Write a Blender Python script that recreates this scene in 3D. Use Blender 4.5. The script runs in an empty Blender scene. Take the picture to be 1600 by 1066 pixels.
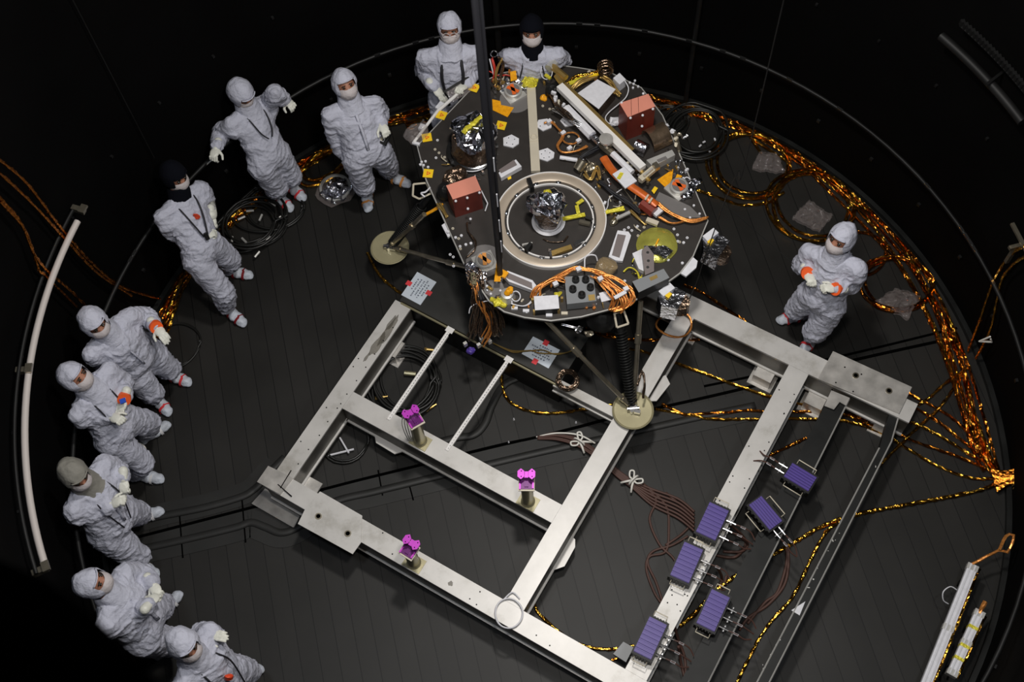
import bpy, math, random
import numpy as np
from mathutils import Vector, Matrix, noise
random.seed(7)
SC = bpy.context.scene
COL = SC.collection
PI = math.pi
# ---------------------------------------------------------------- camera (solved from the photograph)
F = 1957.5115; CX, CY = 800., 533.; H = 10.0
PITCH, ROLL, YA = 0.4551242, -0.08460318, 0.606004717
RC = np.array(Matrix.Rotation(PITCH, 3, 'X') @ Matrix.Rotation(ROLL, 3, 'Z'))
CAM = Vector((0, 0, H))
cd = bpy.data.cameras.new('camera'); cam = bpy.data.objects.new('camera', cd); COL.objects.link(cam)
cam.matrix_world = Matrix.Translation(CAM) @ Matrix(RC.tolist()).to_4x4()
cd.sensor_width = 36; cd.lens = F / 1600 * 36; cd.clip_start = .05
cd.dof.use_dof = True; cd.dof.focus_distance = 10.2; cd.dof.aperture_fstop = 1.8
SC.camera = cam
SC.view_settings.view_transform = 'Standard'; SC.view_settings.look = 'None'
SC.view_settings.gamma = 1; SC.view_settings.use_curve_mapping = False
SC.view_settings.exposure = 0.0

def ray(x, y):
    return Vector((RC @ np.array([(x - CX) / F, -(y - CY) / F, -1.])).tolist())
def P(x, y, z=0.):
    d = ray(x, y); return CAM + d * ((H - z) / -d.z)
WC = Vector((.2435, 3.8795, 0)); WR = 3.83
def on_wall(x, y, r=3.78):
    d = ray(x, y); o = CAM - WC
    a = d.x * d.x + d.y * d.y; b = 2 * (o.x * d.x + o.y * d.y); c = o.x ** 2 + o.y ** 2 - r * r
    t = (-b + math.sqrt(max(0, b * b - 4 * a * c))) / (2 * a)
    return CAM + d * t
def ray_sphere(px, C, L, hint):
    d = ray(*px); o = CAM - C
    a = d.dot(d); b = 2 * o.dot(d); c = o.dot(o) - L * L; D = b * b - 4 * a * c
    if D <= 0:
        q = CAM + d * (-b / (2 * a)); return C + (q - C).normalized() * L
    ts = [(-b - math.sqrt(D)) / (2 * a), (-b + math.sqrt(D)) / (2 * a)]
    ps = [CAM + d * t for t in ts]
    if hint == 'near': return ps[0]
    if hint == 'far': return ps[1]
    return min(ps, key=lambda q: abs(q.z - hint))

# ---------------------------------------------------------------- materials
def mat(name, col, rough=.5, metal=0., bump=0., bscale=40., var=0., vscale=8., emis=0., alpha=1., trans=0., spec=.5, voro=False, coat=0.):
    m = bpy.data.materials.new(name); m.use_nodes = True
    nt = m.node_tree; b = nt.nodes['Principled BSDF']
    b.inputs['Base Color'].default_value = (*col, 1); b.inputs['Roughness'].default_value = rough
    b.inputs['Metallic'].default_value = metal; b.inputs['Specular IOR Level'].default_value = spec
    b.inputs['Alpha'].default_value = alpha; b.inputs['Transmission Weight'].default_value = trans
    b.inputs['Coat Weight'].default_value = coat
    tc = nt.nodes.new('ShaderNodeTexCoord')
    n = nt.nodes.new('ShaderNodeTexNoise'); n.inputs['Scale'].default_value = vscale; n.inputs['Detail'].default_value = 6
    nt.links.new(tc.outputs['Object'], n.inputs['Vector'])
    if var > 0:
        r = nt.nodes.new('ShaderNodeValToRGB')
        r.color_ramp.elements[0].position = .3; r.color_ramp.elements[1].position = .7
        r.color_ramp.elements[0].color = (*[c * (1 - var) for c in col], 1)
        r.color_ramp.elements[1].color = (*[min(1, c * (1 + var)) for c in col], 1)
        nt.links.new(n.outputs['Fac'], r.inputs['Fac']); nt.links.new(r.outputs['Color'], b.inputs['Base Color'])
    if bump > 0:
        if voro:
            t = nt.nodes.new('ShaderNodeTexVoronoi'); out = 'Distance'
        else:
            t = nt.nodes.new('ShaderNodeTexNoise'); t.inputs['Detail'].default_value = 4; out = 'Fac'
        t.inputs['Scale'].default_value = bscale
        nt.links.new(tc.outputs['Object'], t.inputs['Vector'])
        bm = nt.nodes.new('ShaderNodeBump'); bm.inputs['Strength'].default_value = bump; bm.inputs['Distance'].default_value = .02
        nt.links.new(t.outputs[out], bm.inputs['Height']); nt.links.new(bm.outputs['Normal'], b.inputs['Normal'])
    return m

M = {}
M['suit'] = mat('coverall_fabric', (.50, .51, .60), .8, bump=.8, bscale=26, var=.05)
M['hood_w'] = mat('hood_fabric', (.52, .53, .62), .8, bump=.7, bscale=26)
M['hood_k'] = mat('black_knit', (.0035, .004, .007), .95, spec=.1, bump=.3, bscale=60)
M['hood_g'] = mat('grey_fabric', (.24, .23, .2), .8, bump=.4, bscale=25)
M['skin'] = mat('skin', (.42, .19, .12), .5, var=.1)
M['eye'] = mat('eye', (.02, .015, .01), .2)
M['mask'] = mat('mask_fabric', (.55, .50, .50), .8, bump=.3, bscale=50)
M['glove'] = mat('latex_glove', (.72, .72, .64), .45, bump=.3, bscale=45)
M['shoe'] = mat('shoe_cover', (.60, .64, .72), .55, bump=.7, bscale=26)
M['sred'] = mat('red_tape', (.75, .05, .06), .5); M['sor'] = mat('orange_tape', (.72, .30, .07), .5)
M['swh'] = mat('white_tape', (.75, .75, .78), .5); M['sdk'] = mat('dark_red_tape', (.22, .01, .015), .5)
M['cuff'] = mat('orange_wristband', (.9, .12, .02), .5); M['blue'] = mat('blue_tape', (.02, .08, .5), .5)
M['strap'] = mat('black_strap', (.008, .008, .011), .6)
M['black'] = mat('black_paint', (.008, .008, .008), .5, var=.2, spec=.3)
M['lid'] = mat('dark_grey_lid', (.026, .026, .024), .45, var=.15)
M['blackbar'] = mat('black_anodised', (.010, .0105, .010), .5, var=.45, vscale=5, spec=.25)
M['rubber'] = mat('black_hose', (.010, .010, .009), .42)
M['white'] = mat('white_paint', (.82, .80, .78), .4)
M['wplate'] = mat('white_plate', (.74, .74, .78), .5, var=.06, vscale=30)
M['alu'] = mat('aluminium', (.62, .61, .58), .38, .45, var=.10, vscale=6)
M['steel'] = mat('polished_steel', (.75, .75, .76), .22, 1.)
M['dsteel'] = mat('dark_steel', (.48, .43, .33), .3, .9, var=.3)
M['foil'] = mat('silver_foil', (.70, .71, .77), .2, 1., bump=.7, bscale=18)
M['dfoil'] = mat('dark_foil', (.20, .14, .10), .2, .9, bump=.8, bscale=25, var=.5)
M['gold'] = mat('gold_foil', (.95, .38, .05), .13, 1., bump=.55, bscale=34, var=.5, vscale=32)
M['gold2'] = mat('deep_gold_foil', (.80, .24, .03), .13, 1., bump=.55, bscale=34, var=.5, vscale=32)
M['brass'] = mat('brass', (.62, .42, .14), .35, .8, var=.2)
M['copper'] = mat('copper_wire', (.74, .29, .07), .3, .6, var=.3, vscale=60)
M['kapton'] = mat('amber_tape', (.95, .38, .01), .35, 0., var=.2, vscale=40)
M['yellow'] = mat('yellow_label', (.95, .62, .015), .5); M['lred'] = mat('red_mark', (.75, .07, .02), .5)
M['ytape'] = mat('yellow_green_tape', (.75, .66, .05), .35, .2, bump=.6, bscale=40)
M['ygfilm'] = mat('yellow_green_film', (.52, .50, .10), .22, .45, bump=.5, bscale=18, var=.2)
M['redbox'] = mat('red_anodised_shaded', (.20, .032, .02), .35, .25, var=.12)  # darkened: shade on the red box sides is put into this colour
M['pink'] = mat('salmon_lit_top', (.72, .27, .19), .6, var=.03)  # red box tops: overhead light put into the colour
M['deck'] = mat('deck_composite', (.029, .0245, .0215), .5, var=.12, vscale=12)
M['deckg'] = mat('grey_panel', (.17, .16, .155), .45)
M['mauve'] = mat('grey_mauve_panel', (.20, .17, .165), .4)
M['ring'] = mat('tan_ring', (.50, .42, .33), .4, .25, var=.05)
M['bar'] = mat('cream_bar', (.62, .56, .44), .45, .1, var=.05)
M['pad'] = mat('olive_footpad', (.42, .38, .23), .4, .3, var=.08)
M['grey'] = mat('grey_paint', (.22, .23, .24), .45)
M['orange'] = mat('orange_sleeve', (.62, .13, .02), .35, .1, var=.15, vscale=20)
M['purple'] = mat('purple_fins', (.075, .042, .28), .45, var=.06)
M['violet'] = mat('magenta_anodised', (.60, .06, .60), .3, .25); M['dviolet'] = mat('dark_violet', (.13, .01, .15), .3, .2)
M['olive'] = mat('olive_tube', (.44, .40, .25), .32, .6)
M['paper'] = mat('paper_sheet', (.62, .68, .75), .7); M['ink'] = mat('ink', (.10, .12, .17), .7)
M['brown'] = mat('brown_cable', (.085, .04, .030), .6)
M['tie'] = mat('white_tie', (.8, .78, .72), .6)
M['plastic'] = mat('clear_plastic', (.30, .26, .25), .08, alpha=.30, bump=.6, bscale=20, spec=1.)
M['red'] = mat('red_wire', (.55, .03, .015), .4)
M['screen'] = mat('tablet_screen', (.33, .30, .22), .25, var=.3, vscale=60)
M['wall'] = mat('black_shroud', (.0018, .0017, .0017), .8, var=.3, vscale=1.2, bump=.15, bscale=5, spec=.06)
M['rail'] = mat('dull_rail', (.009, .009, .009), .5, .3, var=.6, vscale=3)

def floor_mat():
    m = bpy.data.materials.new('black_plank_floor'); m.use_nodes = True; nt = m.node_tree; b = nt.nodes['Principled BSDF']
    tc = nt.nodes.new('ShaderNodeTexCoord'); mp = nt.nodes.new('ShaderNodeMapping')
    mp.inputs['Rotation'].default_value = (0, 0, -math.atan2(.21, 1.33))
    nt.links.new(tc.outputs['Object'], mp.inputs['Vector'])
    sx = nt.nodes.new('ShaderNodeSeparateXYZ'); nt.links.new(mp.outputs[0], sx.inputs[0])
    def mth(op, a, bb):
        n = nt.nodes.new('ShaderNodeMath'); n.operation = op
        for i, v in enumerate((a, bb)):
            if v is None: continue
            if isinstance(v, (int, float)): n.inputs[i].default_value = v
            else: nt.links.new(v, n.inputs[i])
        return n.outputs[0]
    s = mth('MULTIPLY', sx.outputs['X'], 1 / .152); fr = mth('FRACT', s, None); d = mth('ABSOLUTE', mth('SUBTRACT', fr, .5), None)
    line = mth('GREATER_THAN', d, .478); idx = mth('FLOOR', s, None)
    wn = nt.nodes.new('ShaderNodeTexWhiteNoise'); wn.noise_dimensions = '1D'; nt.links.new(idx, wn.inputs['W'])
    ns = nt.nodes.new('ShaderNodeTexNoise'); ns.inputs['Scale'].default_value = 1.6; ns.inputs['Detail'].default_value = 8
    nt.links.new(tc.outputs['Object'], ns.inputs['Vector'])
    v = mth('ADD', mth('MULTIPLY', wn.outputs['Value'], .25), mth('MULTIPLY', ns.outputs['Fac'], 1.1))
    r = nt.nodes.new('ShaderNodeValToRGB'); r.color_ramp.elements[0].position = .3; r.color_ramp.elements[1].position = 1.
    r.color_ramp.elements[0].color = (.0108, .0104, .0094, 1); r.color_ramp.elements[1].color = (.0228, .0217, .0198, 1)
    nt.links.new(v, r.inputs['Fac'])
    mx = nt.nodes.new('ShaderNodeMixRGB'); nt.links.new(line, mx.inputs['Fac']); nt.links.new(r.outputs['Color'], mx.inputs['Color1'])
    mx.inputs['Color2'].default_value = (.003, .003, .003, 1); nt.links.new(mx.outputs[0], b.inputs['Base Color'])
    b.inputs['Roughness'].default_value = .5; b.inputs['Specular IOR Level'].default_value = .3
    bm = nt.nodes.new('ShaderNodeBump'); bm.inputs['Strength'].default_value = .3; bm.inputs['Distance'].default_value = .004
    nt.links.new(mth('SUBTRACT', 1., line), bm.inputs['Height']); nt.links.new(bm.outputs[0], b.inputs['Normal'])
    return m
M['floor'] = floor_mat()

def frame_mat():   # scuffed bare aluminium with stains of its own
    m = mat('scuffed_aluminium', (.70, .685, .66), .42, .2); nt = m.node_tree; b = nt.nodes['Principled BSDF']
    tc = nt.nodes.new('ShaderNodeTexCoord'); n = nt.nodes.new('ShaderNodeTexNoise'); n.inputs['Scale'].default_value = 2.2; n.inputs['Detail'].default_value = 9
    n.inputs['Roughness'].default_value = .65
    nt.links.new(tc.outputs['Object'], n.inputs['Vector'])
    r = nt.nodes.new('ShaderNodeValToRGB'); e = r.color_ramp.elements
    e[0].position = .27; e[0].color = (.33, .31, .27, 1); e[1].position = .45; e[1].color = (.57, .555, .53, 1)
    x = r.color_ramp.elements.new(.75); x.color = (.68, .66, .635, 1)
    nt.links.new(n.outputs['Fac'], r.inputs['Fac']); nt.links.new(r.outputs['Color'], b.inputs['Base Color'])
    return m
M['frame'] = frame_mat()
M['web'] = mat('dark_web', (.085, .078, .066), .45, .3, var=.4, vscale=6)  # web coloured darker than the flange plates
M['stain'] = mat('oily_stain', (.16, .14, .10), .6, alpha=.3, var=.3, vscale=20)
M['mottle'] = mat('mottled_plate', (.50, .48, .45), .38, .45, var=.25, vscale=9)

# ---------------------------------------------------------------- mesh builder
ORG = {}
class MB:
    def __init__(s): s.v = []; s.f = []; s.mi = []; s.cur = 0
    def mat(s, i): s.cur = i; return s
    def add(s, vs, fs):
        o = len(s.v); s.v += [Vector(v) for v in vs]; s.f += [tuple(i + o for i in f) for f in fs]; s.mi += [s.cur] * len(fs); return s
    def box(s, c, size, R=None):
        c = Vector(c); R = R or Matrix.Identity(3); h = Vector(size) / 2
        vs = [c + R @ Vector((x * h.x, y * h.y, z * h.z)) for x in (-1, 1) for y in (-1, 1) for z in (-1, 1)]
        return s.add(vs, [(0, 1, 3, 2), (4, 6, 7, 5), (0, 4, 5, 1), (2, 3, 7, 6), (0, 2, 6, 4), (1, 5, 7, 3)])
    def prism(s, poly, z0, z1):
        n = len(poly); p = [Vector((q[0], q[1], 0)) for q in poly]
        a = sum(p[i].x * p[(i + 1) % n].y - p[(i + 1) % n].x * p[i].y for i in range(n))
        if a < 0: p = p[::-1]
        vs = [Vector((q.x, q.y, z0)) for q in p] + [Vector((q.x, q.y, z1)) for q in p]
        return s.add(vs, [tuple(range(n))[::-1], tuple(range(n, 2 * n))] + [(i, (i + 1) % n, n + (i + 1) % n, n + i) for i in range(n)])
    def hull(s, bot, top):   # loft between two loops of equal length
        n = len(bot); return s.add(list(bot) + list(top), [tuple(range(n))[::-1], tuple(range(n, 2 * n))] + [(i, (i + 1) % n, n + (i + 1) % n, n + i) for i in range(n)])
    def cyl(s, a, b, r0, r1=None, n=16, caps=True):
        r1 = r0 if r1 is None else r1; a = Vector(a); b = Vector(b); d = (b - a).normalized()
        u = d.orthogonal().normalized(); w = d.cross(u)
        A = [a + (u * math.cos(2 * PI * i / n) + w * math.sin(2 * PI * i / n)) * r0 for i in range(n)]
        B = [b + (u * math.cos(2 * PI * i / n) + w * math.sin(2 * PI * i / n)) * r1 for i in range(n)]
        fs = [(i, (i + 1) % n, n + (i + 1) % n, n + i) for i in range(n)]
        if caps: fs += [tuple(range(n))[::-1], tuple(range(n, 2 * n))]
        return s.add(A + B, fs)
    def tube(s, pts, r, n=8, jit=0., closed=False, flat=1.):
        pts = [Vector(p) for p in pts]; N = len(pts); vs = []; u = None
        for k in range(N):
            if closed: d = pts[(k + 1) % N] - pts[k - 1]
            else: d = pts[min(k + 1, N - 1)] - pts[max(k - 1, 0)]
            d.normalize()
            if u is None: u = d.cross(Vector((0, 0, 1))); u = u.normalized() if u.length > .05 else d.orthogonal().normalized()
            u = (u - d * u.dot(d)).normalized(); w = d.cross(u)
            for i in range(n):
                a = 2 * PI * i / n; rr = r * (1 + (random.random() * 2 - 1) * jit)
                vs.append(pts[k] + (u * math.cos(a) + w * math.sin(a) * flat) * rr)
        fs = [(k * n + i, k * n + (i + 1) % n, (k + 1) % N * n + (i + 1) % n, (k + 1) % N * n + i) for k in range(N if closed else N - 1) for i in range(n)]
        if not closed: fs += [tuple(range(n))[::-1], tuple(range((N - 1) * n, N * n))]
        return s.add(vs, fs)
    def ell(s, c, rad, R=None, nu=16, nv=10, keep=None):
        c = Vector(c); R = R or Matrix.Identity(3); vs = []; fs = []
        for j in range(nv + 1):
            t = PI * j / nv
            for i in range(nu):
                a = 2 * PI * i / nu; vs.append(Vector((math.sin(t) * math.cos(a), math.sin(t) * math.sin(a), math.cos(t))))
        for j in range(nv):
            for i in range(nu):
                q = (j * nu + i, (j + 1) * nu + i, (j + 1) * nu + (i + 1) % nu, j * nu + (i + 1) % nu)
                m = sum((vs[k] for k in q), Vector()) / 4
                if keep is None or keep(m): fs.append(q)
        return s.add([c + R @ Vector((v.x * rad[0], v.y * rad[1], v.z * rad[2])) for v in vs], fs)
    def lathe(s, prof, c, R=None, n=32, ang=2 * PI):
        c = Vector(c); R = R or Matrix.Identity(3); m = len(prof); full = abs(ang - 2 * PI) < 1e-6; K = n if full else n + 1
        vs = [c + R @ Vector((r * math.cos(ang * i / n), r * math.sin(ang * i / n), z)) for i in range(K) for r, z in prof]
        return s.add(vs, [(i * m + j, ((i + 1) % K) * m + j, ((i + 1) % K) * m + j + 1, i * m + j + 1) for i in range(n) for j in range(m - 1)])
    def crumple(s, amp, sc=14):
        for i, v in enumerate(s.v):
            s.v[i] = v + noise.noise_vector(v * sc) * amp + noise.noise_vector(v * sc * 2.7) * amp * .5
        return s
    def build(s, name, mats, parent=None, smooth=False, at=None):
        if not isinstance(mats, (list, tuple)): mats = [mats]
        if parent is not None: org = ORG[parent.name]
        elif at is not None: org = Vector(at)
        else:
            xs = [v.x for v in s.v]; ys = [v.y for v in s.v]; zs = [v.z for v in s.v]
            org = Vector(((min(xs) + max(xs)) / 2, (min(ys) + max(ys)) / 2, min(zs)))
        me = bpy.data.meshes.new(name); me.from_pydata([v - org for v in s.v], [], s.f)
        for m in mats: me.materials.append(m)
        me.polygons.foreach_set('material_index', s.mi)
        if smooth:
            me.polygons.foreach_set('use_smooth', [True] * len(me.polygons))
            if smooth == 'a': me.set_sharp_from_angle(angle=math.radians(40))
        me.update()
        o = bpy.data.objects.new(name, me); COL.objects.link(o)
        if parent is not None: o.parent = parent
        else: o.location = org
        ORG[o.name] = org
        return o
def tag(o, label=None, cat=None, group=None, kind=None):
    if label: o['label'] = label
    if cat: o['category'] = cat
    if group: o['group'] = group
    if kind: o['kind'] = kind
    return o
def empty(name, loc, label, cat, group=None):
    o = bpy.data.objects.new(name, None); COL.objects.link(o); o.location = loc; o.empty_display_size = .1
    ORG[o.name] = Vector(loc); return tag(o, label, cat, group)
def struct(o): o['kind'] = 'structure'; return o
def Rz(a): return Matrix.Rotation(a, 3, 'Z')
def frame_of(x, z=Vector((0, 0, 1))):
    x = x.normalized(); z = (z - x * z.dot(x)).normalized(); y = z.cross(x); return Matrix((x, y, z)).transposed()
def catmull(pts, k=8, closed=False):
    pts = [Vector(p) for p in pts]; n = len(pts); out = []
    for i in range(n if closed else n - 1):
        g = (lambda j: pts[j % n]) if closed else (lambda j: pts[max(0, min(n - 1, j))])
        a, b, c, d = g(i - 1), g(i), g(i + 1), g(i + 2)
        for q in range(k):
            t = q / k; out.append(.5 * ((2 * b) + (c - a) * t + (2 * a - 5 * b + 4 * c - d) * t * t + (3 * b - a - 3 * c + d) * t ** 3))
    if not closed: out.append(pts[-1])
    return out
def dup(root, loc=None, rz=None):
    r = root.copy(); COL.objects.link(r)
    if loc is not None: r.location = loc
    if rz is not None: r.rotation_euler.z = rz
    for ch in list(root.children):
        c = ch.copy(); COL.objects.link(c); c.parent = r
        for g in ch.children:
            d = g.copy(); COL.objects.link(d); d.parent = c
    return r

# ================================================================ THE CHAMBER
m = MB(); m.lathe([(0, 0), (WR + .05, 0)], WC, n=96)
m.f = [f for f in m.f]; fl = struct(m.build('floor', M['floor'], at=(0, 0, 0)))
m = MB(); m.lathe([(WR, 0), (WR, 8.2), (WR + .06, 8.2), (WR + .06, 0)], WC, n=128)
struct(m.build('wall_round', M['wall'], smooth='a', at=WC))
# base curb where floor meets the wall
m = MB(); m.lathe([(WR - .045, 0), (WR - .045, .05), (WR - .002, .05), (WR - .002, 0)], WC, n=128); struct(m.build('trim_1', M['blackbar'], smooth='a', at=WC))
# rail ring one metre up the wall, with small steel chips added to imitate its glints
m = MB()
m.tube([WC + Vector((3.72 * math.cos(2 * PI * i / 128), 3.72 * math.sin(2 * PI * i / 128), 1.0)) for i in range(128)], .018, 8, closed=True)
rail = struct(m.build('trim_2', M['rail'], smooth=True))
m = MB()
for px in [(522, 118), (590, 88), (648, 64), (672, 55), (905, 40), (933, 42), (1007, 52), (1076, 67), (1128, 84), (1159, 96), (1231, 129), (1308, 176), (1446, 294), (1497, 361), (1506, 372), (1512, 381), (1518, 392), (1546, 443), (215, 398), (207, 408)]:
    p = P(*px, 1.0); a = math.atan2(p.y - WC.y, p.x - WC.x); c = WC + Vector((3.712 * math.cos(a), 3.712 * math.sin(a), 1.018))
    m.box(c, (.02, .055, .012), Rz(a))
m.build('rail_glint', M['steel'], rail)
for i in range(22):
    pass
m = MB()
for k in range(40):
    a = 2 * PI * k / 40; c = WC + Vector(((WR - .012) * math.cos(a), (WR - .012) * math.sin(a), .55)); m.box(c, (.022, .03, .03), Rz(a))
    c = WC + Vector(((WR - .012) * math.cos(a + .08), (WR - .012) * math.sin(a + .08), 1.9)); m.box(c, (.022, .02, .02), Rz(a + .08))
struct(m.build('trim_3', M['rail'], at=WC))
# pale curved pipe on the left wall, two metres up
root = empty('curved_pipe', P(60, 600, 2.0), 'long pale curved pipe mounted on the left chamber wall', 'pipe')
def arc_px(a, b, z, r, n=30):
    A, B = P(*a, z), P(*b, z); a0 = math.atan2(A.y - WC.y, A.x - WC.x); a1 = math.atan2(B.y - WC.y, B.x - WC.x)
    a0 %= 2 * PI; a1 %= 2 * PI
    return [WC + Vector((r * math.cos(a0 + (a1 - a0) * i / n), r * math.sin(a0 + (a1 - a0) * i / n), z)) for i in range(n + 1)]
pp = arc_px((118, 345), (72, 880), 2.0, 3.70)
M['pinkish'] = mat('pale_pipe', (.55, .50, .47), .4); MB().tube(pp, .025, 12).build('tube', M['pinkish'], root, smooth='a')
m = MB(); m.tube([p + (p - WC - Vector((0, 0, 2))).normalized() * .06 + Vector((0, 0, .03)) for p in arc_px((108, 330), (68, 895), 2.0, 3.70)], .014, 8); m.build('backing_rail', M['rail'], root, smooth='a')
for px in ((124, 328), (38, 579), (72, 888)):
    c = P(*px, 2.0); d = (c - WC); d.z = 0; R = frame_of(d)
    c = WC + d.normalized() * 3.74 + Vector((0, 0, 2.0)); m = MB(); m.box(c, (.10, .04, .05), R); m.box(c + R @ Vector((-.05, 0, .035)), (.05, .07, .02), R); m.build('clamp', M['dsteel'], root)
# second, dull pipe high on the right wall
root = empty('wall_pipe', P(1540, 130, 2.5), 'dull grey curved pipe high on the upper right chamber wall', 'pipe')
MB().tube(arc_px((1600, 190), (1472, 55), 2.5, 3.72), .035, 12).build('tube', M['rail'], root, smooth='a')
m = MB(); c = P(1560, 118, 2.55); m.box(c, (.25, .02, .02), Rz(.6)); m.build('bracket', M['rail'], root)
# notched cable tray above it
m = MB()
tr = arc_px((1620, 180), (1505, 38), 2.7, 3.74, 26)
m.tube(tr, .012, 6)
for q in tr: m.box(q + Vector((0, 0, .03)), (.03, .03, .05))
tag(m.build('cable_tray', M['black']), 'black notched cable tray at the top right corner of the wall', 'cable tray')
# small wall bracket on the right edge
m = MB(); c = on_wall(1588, 385, 3.74); a = math.atan2(c.y - WC.y, c.x - WC.x)
m.box(c, (.12, .03, .03), Rz(a)); m.box(c + Vector((0, 0, -.12)), (.03, .03, .24), Rz(a)); m.box(c + Vector((0, 0, .1)), (.03, .3, .02), Rz(a))
tag(m.build('wall_bracket', M['dsteel']), 'small aluminium bracket on the right wall under two gold cables', 'bracket')
# vertical pipes
def vpipe(px, z, z1, r, ma, lab, name='vertical_pipe', cat='pipe'):
    p = P(*px, z); m = MB(); m.cyl(p, (p.x, p.y, z1), r, n=12); return tag(m.build(name, ma, smooth='a'), lab, cat)
vpipe((1070, 168), 0.0, 7.5, .022, M['rail'], 'thin dark vertical pipe standing at the back wall right of the lander')
vpipe((784, 141), 0.0, 7.5, .03, M['black'], 'dark vertical pipe at the back wall between the two back workers')
p = on_wall(241, 247, 3.79); m = MB(); m.cyl(p, (p.x, p.y, 7.5), .005, n=6); tag(m.build('plumb_wire', M['rail']), 'thin wire hanging straight down the upper left wall', 'wire')
m = MB(); m.tube(catmull([P(1076, 470, .42), P(1090, 436, .8), P(1100, 405, 1.15), P(1114, 367, 1.55), P(1131, 318, 2.0), P(1153, 268, 2.45), P(1172, 225, 2.6), Vector((P(1172, 225, 2.6).x, P(1172, 225, 2.6).y, 7.5))], 6), .0045, 6)
tag(m.build('hanging_wire', M['rail']), 'thin grey wire hanging from above past the lander right side', 'wire')
m = MB(); m.tube([P(1110, 300, 1.25), P(1268, 437, 1.05)], .003, 6)
tag(m.build('tether_wire', M['rail']), 'thin taut wire from the lander deck to the hand of the right worker', 'wire')

# floor grooves, channels
def strip(px, w, z0, z1, ma, name, k=6):
    pts = catmull([P(x, y, 0) for x, y in px], k); L = []; Rr = []
    for i in range(len(pts)):
        d = (pts[min(i + 1, len(pts) - 1)] - pts[max(i - 1, 0)]).normalized(); n = Vector((-d.y, d.x, 0))
        L.append(pts[i] + n * w / 2); Rr.append(pts[i] - n * w / 2)
    m = MB()
    for i in range(len(pts) - 1):
        q = [L[i], Rr[i], Rr[i + 1], L[i + 1]]
        m.hull([Vector((v.x, v.y, z0)) for v in q], [Vector((v.x, v.y, z1)) for v in q])
    return struct(m.build(name, ma))
M['slab'] = mat('floor_mat_strip', (.021, .021, .020), .5, var=.2, vscale=3, spec=.3); M['gap'] = mat('deep_gap', (.0015, .0015, .0015), .9, spec=.0)
bandB = [(205, 862), (292, 843), (367, 825), (392, 817), (414, 824), (440, 833), (470, 822), (519, 786), (585, 769), (643, 755), (700, 741), (760, 727), (850, 706), (960, 682), (1080, 655), (1180, 634)]
strip(bandB, .26, 0, .006, M['slab'], 'trim_4')
strip([(215, 815), (262, 802), (322, 789), (377, 773), (396, 762), (407, 750), (430, 725)], .20, 0, .005, M['slab'], 'trim_5')
strip([(215, 840), (292, 820), (392, 794), (498, 767), (564, 750), (658, 727), (732, 708), (790, 694), (838, 684), (906, 667), (956, 654), (1100, 622), (1200, 598), (1339, 562), (1498, 527)], .026, 0, .0075, M['gap'], 'trim_6')
strip([(1100, 604), (1200, 583), (1352, 548), (1495, 513)], .02, 0, .008, M['gap'], 'trim_7')
def lowtube(px, r, name):
    m = MB(); m.tube(catmull([P(x, y, 0) for x, y in px], 8), r, 10, flat=.5); m.v = [Vector((v.x, v.y, max(0.001, v.z + .004))) for v in m.v]; return struct(m.build(name, M['slab'], smooth=True))
lowtube(bandB, .035, 'trim_8')
lowtube([(225, 812), (262, 805), (322, 793), (377, 777), (396, 766), (407, 756), (425, 735), (445, 715)], .035, 'trim_9')
lowtube([(640, 705), (706, 686), (740, 680), (758, 662), (769, 633), (790, 600), (830, 585)], .035, 'trim_10')
for i, (a, b) in enumerate((((281, 806), (286, 872)), ((378, 776), (384, 848)), ((591, 735), (598, 775)), ((640, 760), (646, 782)))):
    strip([a, b], .012, 0, .0085, M['gap'], 'trim_%d' % (11 + i), 1)

# dark parapet in the foreground, over the left bottom corner
m = MB()
o1 = [(-260, 830), (-60, 850), (70, 905), (150, 968), (225, 1040), (268, 1100), (300, 1180), (-260, 1250)]
m.hull([P(x, y, 7.9) for x, y in o1], [P(x, y, 8.1) for x, y in o1])
tag(m.build('walkway_edge', M['wall']), 'black out-of-focus walkway edge in the lower left corner', 'walkway')

# ================================================================ STEEL FRAME ON THE FLOOR
e1 = Vector((math.cos(YA), -math.sin(YA), 0)); e2 = Vector((math.sin(YA), math.cos(YA), 0))   # right-down, right-up in the photo
FT = .41
def uv(px, z=FT):
    p = P(*px, z); return Vector((p.dot(e1), p.dot(e2)))
def XY(u, v, z=0): return e1 * u + e2 * v + Vector((0, 0, z))
RF = Matrix((e1, e2, Vector((0, 0, 1)))).transposed()
frame = empty('steel_frame', P(800, 700, 0), 'large white aluminium ladder frame of wide beams lying on the floor', 'frame')
def beam(u0, u1, v0, v1, name='beam', ma=None, h=.27, web=.93, top=FT, lab=None):
    """wide-flange beam: top and bottom plates with a web between; long axis guessed from the extents"""
    ma = ma or M['frame']; m = MB(); c = XY((u0 + u1) / 2, (v0 + v1) / 2); du, dv = abs(u1 - u0), abs(v1 - v0); t = .022
    m.box(c + Vector((0, 0, top - t / 2)), (du, dv, t), RF); e_ = .024; m.box(c + Vector((0, 0, top - h + t / 2)), (du + (e_ if du < dv else 0), dv + (e_ if du > dv else 0), t), RF)
    w = (du, dv * web, h - 2 * t) if du > dv else (du * web, dv, h - 2 * t)
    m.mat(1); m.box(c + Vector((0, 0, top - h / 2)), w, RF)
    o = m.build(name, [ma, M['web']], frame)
    if lab: o['label'] = lab
    return o
# left long beam
a = uv((619, 467.6)); b = uv((642, 481)); cc = uv((440, 722)); d = uv((470, 680)); e = uv((507, 678.5))
uL0, uL1 = (a.x + d.x) / 2, (b.x + e.x) / 2; vTop = b.y + .0
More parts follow.
